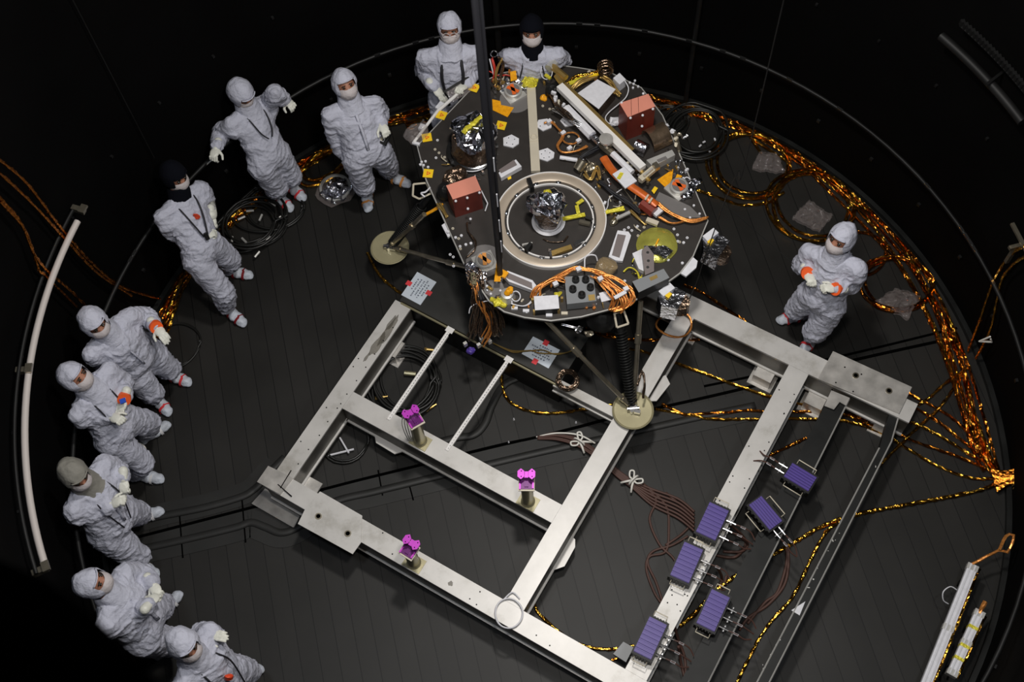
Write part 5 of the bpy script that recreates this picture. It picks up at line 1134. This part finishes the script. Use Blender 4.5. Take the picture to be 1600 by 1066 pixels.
def person(sp):
    seed = sp['seed']; sc = sp.get('s', 1.)
    px = sp
    pel = P(*px['pel'], sp.get('pelz', .93) * sc)
    neck = ray_sphere(px['neck'], pel, .50 * sc, sp.get('neckz', 'hi') if sp.get('neckz') else 1.6)
    hpx = tuple(px['head'][i] + .30 * (px['face'][i] - px['head'][i]) for i in (0, 1))
    head = ray_sphere(hpx, neck, .185 * sc, sp.get('headz', 1.8))
    spine = (neck - pel).normalized()
    shL = ray_sphere(px['shL'], neck - spine * .05, .185 * sc, sp.get('shLz', neck.z)); shR = ray_sphere(px['shR'], neck - spine * .05, .185 * sc, sp.get('shRz', neck.z))
    # symmetric shoulders about the neck: average the two directions
    sd = (shR - shL); sd.normalize(); base = neck - spine * .055 * sc
    shL = base - sd * .18 * sc * 1 + (shL - base).normalized() * .03; shR = base + sd * .18 * sc + (shR - base).normalized() * .03
    fwd = spine.cross(sd) * 1.0; fwd.normalize()
    if 'feet' in px:
        mid = P(*px['toeL'], 0) + P(*px['toeR'], 0) - P(*px['anL'], 0) - P(*px['anR'], 0)
        if mid.length > .05 and fwd.dot(mid) < 0: fwd = -fwd
    f2 = Vector((fwd.x, fwd.y, 0)).normalized(); up = Vector((0, 0, 1)); side = f2.cross(up)   # person's right
    elL = ray_sphere(px['elL'], shL, .28 * sc, sp.get('elLz', shL.z - .2)); elR = ray_sphere(px['elR'], shR, .28 * sc, sp.get('elRz', shR.z - .2))
    wrL = ray_sphere(px['wrL'], elL, .25 * sc, sp.get('wrLz', elL.z)); wrR = ray_sphere(px['wrR'], elR, .25 * sc, sp.get('wrRz', elR.z))
    if 'anL' in px: anL = P(*px['anL'], .10); anR = P(*px['anR'], .10); tL = P(*px['toeL'], .03) - P(*px['anL'], .03); tR = P(*px['toeR'], .03) - P(*px['anR'], .03)
    else: anL = Vector((pel.x, pel.y, .1)) - side * .11; anR = Vector((pel.x, pel.y, .1)) + side * .11; tL = f2 - side * .2; tR = f2 + side * .2
    hipL = pel - side * .095 * sc - spine * .03; hipR = pel + side * .095 * sc - spine * .03
    def ik(a, c, l1, l2, pole):
        d = c - a; L = d.length
        if L > (l1 + l2) * .998: l1 *= L / (l1 + l2) * 1.003; l2 = l2 * L / (l1 + l2) * 1.02 if False else L - l1 + .004 * L
        t = (l1 * l1 - l2 * l2 + L * L) / (2 * L); hh = math.sqrt(max(0, l1 * l1 - t * t)); u = d / L; p = (pole - u * pole.dot(u)).normalized(); return a + u * t + p * hh
    knL = ik(hipL, anL, .44 * sc, .42 * sc, tL.normalized() + f2 * .5); knR = ik(hipR, anR, .44 * sc, .42 * sc, tR.normalized() + f2 * .5)
    print('PERSON', sp['name'], 'neck z %.2f head z %.2f sh %.2f' % (neck.z, head.z, (P(*px['shL'], neck.z) - P(*px['shR'], neck.z)).length), 'el', round(elL.z, 2), round(elR.z, 2), 'wr', round(wrL.z, 2), round(wrR.z, 2), 'hip-ankle', round((hipL - anL).length, 2), round((hipR - anR).length, 2))
    # head frame
    fpx = tuple(px['head'][i] + 1.12 * (px['face'][i] - px['head'][i]) for i in (0, 1)); fc = ray_sphere(fpx, head, .10, 'near'); look = (fc - head).normalized()
    if 'lookz' in sp: look.z = sp['lookz']; look.normalize()
    hu = (Vector((0, 0, 1)) + spine * .4); hu = (hu - look * hu.dot(look)); hu = hu.normalized() if hu.length > .1 else spine
    hr = look.cross(hu).normalized(); RH = Matrix((hr, look, hu)).transposed()      # x right, y forward, z up
    # body: pieces merged by voxel remeshing into one surface
    m = MB(); RB = Matrix((sd, fwd, spine)).transposed(); RP = Matrix((side, f2, up)).transposed()
    b = sp.get('bulk', 1.)
    m.ell(pel + spine * .02, (.19 * b, .15 * b, .18), RP); m.ell(pel.lerp(neck, .30), (.185 * b, .15 * b, .20), RB); m.ell(pel.lerp(neck, .60) , (.195 * b, .14 * b, .20), RB); m.ell(pel.lerp(neck, .80), (.19, .115, .13), RB)
    cap(m, base + sd * .02 + spine * .0, shR - spine * .03, .085, .072); cap(m, base - sd * .02, shL - spine * .03, .085, .072); cap(m, base - spine * .12 + sd * .06, shR - spine * .10, .09, .07); cap(m, base - spine * .12 - sd * .06, shL - spine * .10, .09, .07); cap(m, base, head, .066, .06)
    for s_, e_, w_ in ((shL, elL, wrL), (shR, elR, wrR)): cap(m, s_ - spine * .03, e_, .077, .072); cap(m, e_, w_ + (e_ - w_) * .12, .073, .060); cap(m, w_ + (e_ - w_) * .18, w_ + (e_ - w_) * .06, .064, .052)
    for h_, k_, a_ in ((hipL, knL, anL), (hipR, knR, anR)): cap(m, h_, k_, .120 * b, .098); cap(m, k_, a_ + Vector((0, 0, .06)), .098, .088); cap(m, a_ + Vector((0, 0, .09)), a_ + Vector((0, 0, .02)), .094, .07)
    m.ell(pel - Vector((0, 0, .06)), (.12, .11, .09), RP)
    # head with brow, nose, chin, ears
    m.ell(head, (.076, .095, .112), RH, 18, 12); m.ell(head + RH @ Vector((0, .02, -.07)), (.055, .07, .05), RH); m.ell(head + RH @ Vector((0, .098, -.022)), (.013, .02, .026), RH, 10, 8)
    for s_ in (-1, 1): m.ell(head + RH @ Vector((s_ * .078, .0, -.01)), (.01, .02, .03), RH, 10, 8)
    me = remesh(m, .0115, 9, 'body')
    root = empty('person', Vector((pel.x, pel.y, 0)) if 'anL' not in px else Vector(((anL.x + anR.x) / 2, (anL.y + anR.y) / 2, 0)), sp['label'], 'person', 'clean-room workers in white coveralls')
    org = ORG[root.name]; me.calc_loop_triangles() if False else None
    nv = len(me.vertices); co = np.empty(nv * 3); me.vertices.foreach_get('co', co); no = np.empty(nv * 3); me.vertices.foreach_get('normal', no)
    co = co.reshape(-1, 3); no = no.reshape(-1, 3); hv = np.array(head)
    joints = [np.array(q) for q in (elL, elR, knL, knR, pel, shL, shR)]; off = Vector((seed * 3.7, seed * 1.3, 0))
    limbs = [(shL, elL), (elL, wrL), (shR, elR), (elR, wrR), (hipL, knL), (knL, anL), (hipR, knR), (knR, anR), (pel, neck)]
    la = np.array([list(a) for a, _ in limbs]); lb = np.array([list(b_) for _, b_ in limbs]); ld = lb - la; ll = (ld ** 2).sum(1)
    t = np.clip(((co[:, None] - la[None]) * ld[None]).sum(2) / ll[None], 0, 1); dist = np.linalg.norm(co[:, None] - (la[None] + t[..., None] * ld[None]), axis=2); idx = dist.argmin(1)
    for i in range(nv):
        v = Vector(co[i]); dh = (v - head).length
        if dh < .15: continue
        k = idx[i]; ax = Vector(ld[k]).normalized(); along = v.dot(ax); per = v - ax * along
        wv = noise.noise_vector(v * 3.2 + off) * .16; tw = Vector((along, per.z, per.x + per.y)); q = (per * 4.6 + ax * along * 8.5) + ax.cross(per) * 2.2 + wv * 9 + off
        n1 = 1 - min(1, abs(noise.noise(q)) * 2.6); n2 = 1 - min(1, abs(noise.noise(q * 1.9 + off + wv * 6)) * 2.6); n3 = noise.noise(v * 2.6 + off)
        jn = min(np.linalg.norm(co[i] - j) for j in joints[:4]); amp = .013 + .008 * max(0, 1 - jn / .16) + (.006 if v.z < .4 else 0)
        d = amp * (n1 ** 2.2 - .3) + amp * .55 * (n2 ** 2.0 - .3) + .012 * n3; co[i] += no[i] * d
    me.vertices.foreach_set('co', (co - np.array(org)).ravel()); me.materials.append(M['suit']); me.materials.append(M['skin'])
    for p in me.polygons: 
        c = Vector(p.center) + org; l = RH.transposed() @ (c - head); p.material_index = 1 if (l.length < .135 and l.z > -.11) else 0
    me.polygons.foreach_set('use_smooth', [True] * len(me.polygons)); me.update()
    o = bpy.data.objects.new('body', me); COL.objects.link(o); o.parent = root; ORG[o.name] = org
    # hood
    hm_ = M[sp['hood']]; knit = sp['hood'] == 'hood_k'
    m = MB(); keep = lambda q: not (q.y > .2 and abs(q.x) < .66 and -.80 < q.z < (.40 if not knit else .36))
    m.ell(head + RH @ Vector((0, -.012, .008)), (.106, .128, .136), RH, 40, 28, keep=keep)
    dn = (base - head); A = head + dn * .38; 
    axis = (base - A).normalized(); ux = (RH @ Vector((1, 0, 0))); ux = (ux - axis * ux.dot(axis)).normalized(); Rn = Matrix((ux, axis.cross(ux), axis)).transposed(); hL = (base - A).length + .01
    m.lathe([(.088, -.01), (.098, hL * .3), (.108, hL * .6), (.118, hL * .8), (.130, hL * .95)] if not knit else [(.088, -.01), (.094, hL * .3), (.096, hL * .6), (.105, hL * .9)], A, Rn, 32); m.crumple(.010 if not knit else .004, 13)
    hood = m.build('hood', hm_, root, True)
    if knit: hood['label'] = 'black knitted hood'
    if sp['hood'] == 'hood_g': hood['label'] = 'grey cloth cap and hood'
    # brim seam
    m = MB(); m.tube([head + RH @ Vector((.104 * math.sin(t), .120 * math.cos(t) - .006,   .055 + .02 * math.cos(t))) for t in [-.75 + 1.5 * i / 10 for i in range(11)]], .006, 6); m.build('hood_seam', hm_, hood, True)
    if sp.get('mask', True):
        m = MB(); m.ell(head + RH @ Vector((0, .014, -.042)), (.088, .108, .084), RH, 36, 24, keep=lambda q: q.y > .0 and -.98 < q.z < .46); m.crumple(.004, 25); m.build('face_mask', M['mask'], root, True)
    for s_ in (-1, 1):
        m = MB(); m.ell(head + RH @ Vector((s_ * .032, .086, .012)), (.013, .009, .008), RH, 10, 8); m.build('eye', M['eye'], root, True)
        m = MB(); m.ell(head + RH @ Vector((s_ * .033, .088, .031)), (.021, .008, .005), RH, 10, 6); m.build('eyebrow', M['eye'], root, True)
    if sp.get('goggles'):
        m = MB(); m.tube([head + RH @ Vector((s_ * .033 + .03 * math.cos(t), .112, .01 + .022 * math.sin(t))) for s_ in (-1,) for t in [2 * PI * i / 20 for i in range(20)]], .003, 6, closed=True); m.tube([head + RH @ Vector((.033 + .03 * math.cos(t), .112, .01 + .022 * math.sin(t))) for t in [2 * PI * i / 20 for i in range(20)]], .003, 6, closed=True); m.tube([head + RH @ Vector((-.09, .03, .012)), head + RH @ Vector((-.06, .11, .012))], .003, 6); m.tube([head + RH @ Vector((.09, .03, .012)), head + RH @ Vector((.06, .11, .012))], .003, 6); m.build('glasses', M['mask'], root)
    # zip placket down the front
    m = MB(); L_ = []
    for i in range(13):
        q = neck.lerp(pel, .08 + .07 * i); rr = .150 if i > 4 else .128; L_.append(q + fwd * rr * b)
    # gloves
    for s_, w_, e_, hk in ((-1, wrL, elL, 'haL'), (1, wrR, elR, 'haR')):
        if hk in px: hp = ray_sphere(px[hk], w_, .085, sp.get(hk + 'z', w_.z)); d = (hp - w_).normalized()
        else: d = (w_ - e_).normalized()
        pal = Vector(sp.get('palm' + hk[-1], (0, 0, -1))); n = (-pal + d * pal.dot(d)).normalized(); x = d.cross(n).normalized(); Rg = Matrix((x, d, n)).transposed()
        addmesh('glove', GL[(-s_, sp.get('g' + hk[-1], 'open'))], root, w_ + d * .012, Rg)
        ck = sp.get('wrist' + hk[-1])
        if ck: band(root, w_ + (w_ - e_).normalized() * .01, w_ - e_, .052, .045, M['cuff'], 'wristband')
        if sp.get('sleeve' + hk[-1]):
            mm = MB(); c0 = w_ + (e_ - w_).normalized() * .14; cap(mm, w_, c0, .05, .062); mm.build('glove_cuff', M['glove'], root, True)
    # shoes
    for a_, t_ in ((anL, tL), (anR, tR)):
        if 'anL' not in px and False: continue
        yv = Vector((t_.x, t_.y, 0)).normalized(); Rs = Matrix((yv.cross(up), yv, up)).transposed(); g = Vector((a_.x, a_.y, .001)); sh = addmesh('shoe_cover', SHOE, root, g, Rs)
        for yy in ((.13, .035) if sp['tape'] != 'swh' else (.11,)):
            mm = MB(); pr = [(.058 * math.cos(t), .052 * math.sin(t) * (1.0 if yy > .1 else 1.35) + .036) for t in [-.55 + (PI + 1.1) * i / 16 for i in range(17)]]
            L0 = [Vector((x, yy - .012 + .012 * (x > 0), z)) for x, z in pr]; L1 = [Vector((x, yy + .012 + .012 * (x > 0), z)) for x, z in pr]
            mm.add(L0 + L1, [(i, i + 1, 18 + i, 17 + i) for i in range(16)]); ORG[sh.name] = Vector((0, 0, 0)); mm.build('tape_strap', M[sp['tape']], sh)
    J = dict(pel=pel, neck=neck, head=head, shL=shL, shR=shR, wrL=wrL, wrR=wrR, elL=elL, elR=elR, fwd=fwd, sd=sd, spine=spine, RH=RH, root=root, base=base, b=b)
    # straps round the neck
    st = sp.get('strap')
    if st:
        m = MB(); r, drop, spread = st
        for s_ in (-1, 1):
            pts = [base - fwd * .10 + spine * .03, base + sd * s_ * .085 + spine * .055 - fwd * .02, base + sd * s_ * (.085) + fwd * .10 - spine * .02, base + sd * s_ * (.06 + spread) + fwd * .155 * b - spine * .15, base + sd * s_ * (.02 + spread * .8) + fwd * (.165 * b + .01) - spine * drop]
            m.tube(catmull(pts, 6), r, 6)
        m.build('neck_strap', M['strap'], root, True)
    return J
def blob(par, c, rad, ma, name, amp=.006):
    m = MB(); m.ell(c, rad if isinstance(rad, tuple) else (rad,) * 3); m.crumple(amp, 20); return m.build(name, ma, par)

PE = {}
PE[5] = person(dict(name='blackhood left', seed=5, label='person in white coverall and black hood, left of the black hose heap, hands clasped', hood='hood_k', pel=(315, 388), neck=(279, 305), head=(268, 272), face=(285, 283), shL=(307, 280), shR=(256, 320), elR=(272, 366), wrR=(316, 370), haR=(334, 364), elL=(322, 307), wrL=(330, 336), haL=(332, 356), elLz=1.2, wrLz=1.02, elRz=1.12, wrRz=1.1, anR=(355, 481), toeR=(376, 499), anL=(357, 419), toeL=(377, 423), feet=1, tape='sdk', strap=(.007, .30, .0), gR='grip', gL='grip', sleeveL=1))
PE[4] = person(dict(name='arms out', seed=4, label='person in white coverall with both arms stretched out beside the black hose heap', hood='hood_w', pel=(417, 243), neck=(386, 166), head=(372, 141), face=(388, 157), shL=(407, 147), shR=(360, 175), elR=(345, 208), wrR=(338, 230), haR=(334, 243), elRz=1.25, wrRz=1.1, elL=(430, 146), wrL=(446, 157), haL=(454, 163), elLz=1.35, wrLz=1.2, anR=(432, 301), toeR=(450, 319), anL=(452, 285), toeL=(472, 305), feet=1, tape='sred', strap=(.006, .22, .0), gR='grip', gL='grip'))
PE[3] = person(dict(name='tablet', seed=3, label='person in white coverall looking up and holding a dark tablet, beside the silver foil package', hood='hood_w', pel=(571, 236), neck=(546, 158), head=(537, 130), face=(544, 138), shL=(578, 150), shR=(519, 166), elR=(521, 212), wrR=(537, 240), haR=(547, 250), elRz=1.1, wrRz=.95, elL=(595, 175), wrL=(596, 193), haL=(602, 205), elLz=1.15, wrLz=1.1, anR=(572, 294), toeR=(573, 311), anL=(609, 270), toeL=(627, 278), feet=1, tape='sor', gL='grip', bulk=1.05))
PE[1] = person(dict(name='back camera', seed=1, label='person in white coverall with glasses and wide black straps leaning over the back deck edge', hood='hood_w', pel=(708, 145), neck=(704, 77), head=(702, 40), face=(703, 54), shL=(741, 66), shR=(664, 72), elR=(661, 110), wrR=(678, 136), haR=(690, 150), elRz=1.2, wrRz=1.12, elL=(745, 108), wrL=(728, 132), haL=(720, 138), elLz=1.2, wrLz=1.15, tape='sred', strap=(.014, .42, .03), goggles=1, gL='grip', bulk=1.08, s=1.04))
PE[2] = person(dict(name='back black', seed=2, label='person in white coverall and black hood standing behind the lander, arms behind the back', hood='hood_k', pel=(833, 133), neck=(832, 80), head=(831, 45), face=(831, 58), shL=(869, 70), shR=(796, 70), elR=(791, 90), wrR=(812, 106), elRz=1.15, wrRz=1.0, elL=(880, 92), wrL=(858, 108), elLz=1.15, wrLz=1.0, tape='sred', strap=(.006, .30, .05), bulk=1.05))
PE[6] = person(dict(name='orange wrist', seed=6, label='person in white coverall with red-taped shoes and one orange wristband, arm bent outward', hood='hood_w', pel=(207, 556), neck=(166, 519), head=(143, 500), face=(157, 514), shL=(192, 490), shR=(140, 540), elL=(230, 492), wrL=(243, 510), haL=(253, 522), elLz=1.25, wrLz=1.1, elR=(153, 562), wrR=(172, 570), elRz=1.1, wrRz=1.05, anL=(262, 581), toeL=(288, 592), anR=(240, 617), toeR=(257, 637), feet=1, tape='sred', wristL=1, bulk=1.15))
PE[7] = person(dict(name='arms crossed', seed=7, label='person in white coverall with crossed hands, orange wristband and blue-taped glove', hood='hood_w', pel=(182, 667), neck=(139, 604), head=(113, 589), face=(130, 590), shL=(158, 580), shR=(122, 632), elL=(195, 598), wrL=(194, 622), haL=(188, 640), elLz=1.2, wrLz=1.12, elR=(148, 657), wrR=(172, 650), haR=(184, 655), elRz=1.1, wrRz=1.1, anL=(227, 679), toeL=(252, 663), anR=(214, 739), toeR=(242, 744), feet=1, tape='swh', wristL=1, strap=(.006, .25, .02), gR='grip', bulk=1.08))
PE[8] = person(dict(name='grey hood', seed=8, label='person in white coverall with a grey cap, head bowed over the hands', hood='hood_g', pel=(173, 812), neck=(133, 752), head=(112, 737), face=(129, 753), shL=(160, 714), shR=(112, 786), elL=(184, 730), wrL=(193, 748), haL=(194, 766), elLz=1.2, wrLz=1.1, elR=(146, 806), wrR=(172, 790), haR=(186, 783), elRz=1.1, wrRz=1.1, anL=(212, 808), toeL=(239, 798), anR=(210, 878), toeR=(232, 890), feet=1, tape='swh', strap=(.006, .38, .03), gR='grip', gL='grip', bulk=1.15))
PE[9] = person(dict(name='low left', seed=9, label='person in white coverall with clasped hands, second from the bottom left corner', hood='hood_w', pel=(222, 975), neck=(172, 930), head=(140, 914), face=(160, 907), shL=(190, 893), shR=(165, 962), elL=(222, 895), wrL=(237, 912), haL=(246, 926), elLz=1.2, wrLz=1.12, elR=(207, 968), wrR=(233, 944), haR=(243, 932), elRz=1.15, wrRz=1.5, anL=(250, 956), toeL=(268, 935), anR=(252, 1015), toeR=(275, 1008), feet=1, tape='swh', gR='grip', gL='grip', bulk=1.12))
PE[10] = person(dict(name='bottom left', seed=10, label='person in white coverall in the bottom left corner, head bowed, arm out', hood='hood_w', pel=(345, 1066), neck=(300, 1024), head=(283, 1003), face=(300, 1020), shL=(312, 995), shR=(285, 1045), elL=(313, 990), wrL=(325, 992), haL=(338, 993), elLz=1.2, wrLz=1.5, elR=(300, 1075), wrR=(325, 1080), elRz=1.1, wrRz=1.0, anL=(366, 1055), toeL=(392, 1047), anR=(375, 1112), toeR=(398, 1116), feet=1, tape='sdk', strap=(.007, .42, .04), bulk=1.1))
PE[11] = person(dict(name='right', seed=11, label='person in white coverall standing alone at the right among the gold coils, holding a strap', hood='hood_w', pel=(1286, 464), neck=(1306, 398), head=(1318, 371), face=(1304, 381), shR=(1271, 384), shL=(1336, 408), elR=(1252, 413), wrR=(1261, 426), haR=(1267, 438), elRz=1.15, wrRz=1.05, elL=(1334, 443), wrL=(1308, 451), haL=(1292, 450), elLz=1.12, wrLz=1.5, anR=(1253, 488), toeR=(1236, 492), anL=(1276, 519), toeL=(1261, 538), feet=1, tape='sred', wristR=1, wristL=1, gL='grip', gR='grip'))
# tape and marks on clothing
J = PE[5]; blob(J['root'], J['base'].lerp(J['pel'], .28) + J['fwd'] * .15, (.025, .012, .04), M['lred'], 'red_ribbon', .012)
J = PE[7]; m = MB(); m.box(J['wrL'] + Vector((0, 0, -.0)) + (J['wrL'] - J['elL']).normalized() * .07 + Vector((0, -.0, .028)), (.045, .04, .01), Rz(.3)); m.build('blue_tape', M['blue'], J['root'])
J = PE[10]; blob(J['root'], J['base'].lerp(J['pel'], .45) + J['fwd'] * .19, (.03, .015, .045), M['lred'], 'red_ribbon', .012)
for k in (6, 8, 9, 3):
    J = PE[k]; m = MB(); pts = [J['base'].lerp(J['pel'], t) + J['fwd'] * (.16 * J['b'] if t > .2 else .13) for t in (.05, .2, .35, .5, .65, .8)]
    m.tube(pts, .014, 6, flat=.5); m.build('zip_flap', M['hood_w'], J['root'], True)
# things they hold
def slab(J, wr, c_off, size, R, lab, name, cat, ma1, ma2):
    c = wr + c_off; root = empty(name, c, lab, cat); m = MB(); m.box(c, size, R); m.build('case', ma1, root); m = MB(); m.box(c + R @ Vector((0, 0, size[2] / 2 + .001)), (size[0] * .7, size[1] * .75, .002), R); m.build('screen', ma2, root)
c = P(594, 213, 1.06); Rt = frame_of(P(610, 219, 1.06) - P(580, 207, 1.06)) @ Matrix.Rotation(.25, 3, 'X')
root = empty('tablet', c, 'dark tablet computer held by the worker beside the silver foil package', 'tablet'); m = MB(); m.box(c, (.17, .12, .02), Rt); m.build('case', M['black'], root)
m = MB(); m.box(c + Rt @ Vector((-.01, 0, .012)), (.10, .07, .004), Rt); m.build('screen', M['screen'], root); m = MB(); m.tube([c + Rt @ Vector((x * .055, y * .038, .015)) for x, y in ((-1, -1), (1, -1), (1, 1), (-1, 1))], .003, 5, closed=True); m.build('screen_frame', M['wplate'], root)
c = P(713, 132, 1.26); Rt = frame_of(P(735, 118, 1.26) - P(690, 146, 1.26)) @ Matrix.Rotation(.5, 3, 'X')
root = empty('tablet', c, 'tablet in a clear bag held over the back edge of the lander deck', 'tablet'); m = MB(); m.box(c, (.26, .02, .03), Rt); m.build('case', M['black'], root); m = MB(); m.box(c + Rt @ Vector((.0, -.06, .0)), (.24, .12, .01), Rt); m.crumple(.01, 12); m.build('clear_bag', M['plastic'], root)
J = PE[2]; c = P(838, 96, 1.32); m = MB(); m.ell(c, (.09, .07, .07)); m.cyl(c, c + Vector((0, -.08, .02)), .045, .05, n=16); tag(m.build('camera', M['black'], smooth='a'), 'black camera hanging in front of the black-hooded worker behind the lander', 'camera')
J = PE[11]; c = P(1291, 452, 1.05); root = empty('folded_strap', P(1291, 500, .7), 'translucent yellowish strap loop hanging from the right worker hand', 'strap')
m = MB(); M['strap_y'] = mat('yellowish_webbing', (.32, .31, .20), .5)
for k in range(5): m.tube(catmull([P(1286 + 2.4 * k, 453, 1.10), P(1284 + 2.6 * k, 472, .95), P(1287 + 2.2 * k, 490, .80), P(1291 + 1.5 * k, 502, .72)], 5), .012, 6, flat=.4)
m.build('webbing', M['strap_y'], root, True)
m = MB(); m.tube(catmull([P(1262, 436, 1.1), P(1262, 455, .95), P(1264, 472, .8), P(1278, 474, .8), P(1284, 466, .9), P(1282, 455, 1.05)], 6), .008, 6); tag(m.build('tether', M['strap'], smooth=True), 'black cord dangling from the right worker hand', 'cord')
J = PE[7]; m = MB(); m.tube(catmull([P(214, 694, .35), P(224, 700, .36), P(226, 712, .3), P(218, 722, .25)], 6), .02, 8); tag(m.build('white_loop', M['tie'], smooth=True), 'curved pale strap at the ankle of the worker with the blue-taped glove', 'strap')
J = PE[4]; m = MB(); a = P(331, 250, 1.05); m.tube([a, P(310, 268, .9)], .007, 6); tag(m.build('rod', M['alu'], smooth=True), 'thin metal rod held low by the worker with outstretched arms', 'rod')
J = PE[5]; m = MB(); c = J['base'].lerp(J['pel'], .62) + J['fwd'] * .185; m.cyl(c, c - J['spine'] * .06, .018, n=10); m.build('badge_reel', M['black'], J['root'])

# ================================================================ LIGHT
def area(loc, tgt, size, power, col=(1, 1, 1), name='area_light'):
    l = bpy.data.lights.new(name, 'AREA'); l.shape = 'DISK'; l.size = size; l.energy = power; l.color = col
    o = bpy.data.objects.new(name, l); COL.objects.link(o); o.location = loc
    o.rotation_euler = (Vector(tgt) - Vector(loc)).to_track_quat('-Z', 'Y').to_euler(); return o
area((.55, 4.5, 7.9), (.55, 4.5, 0), .55, 225, (1, .96, .91))
area((.6, 1.9, 8.0), (.4, 2.6, 0), .55, 150, (1, .95, .89))
area((2.9, 1.9, 7.6), (1.2, 4.0, 0), .5, 50, (.93, .96, 1))  # unseen fill lamp, added to brighten the beam sides
area((-2.0, 2.2, 8.0), (-1.2, 4.6, 0), .5, 55, (.86, .92, 1))  # weak cool fill, added for the left side
w = bpy.data.worlds.new('world'); SC.world = w; w.use_nodes = True
w.node_tree.nodes['Background'].inputs[0].default_value = (.5, .55, .7, 1); w.node_tree.nodes['Background'].inputs[1].default_value = .02
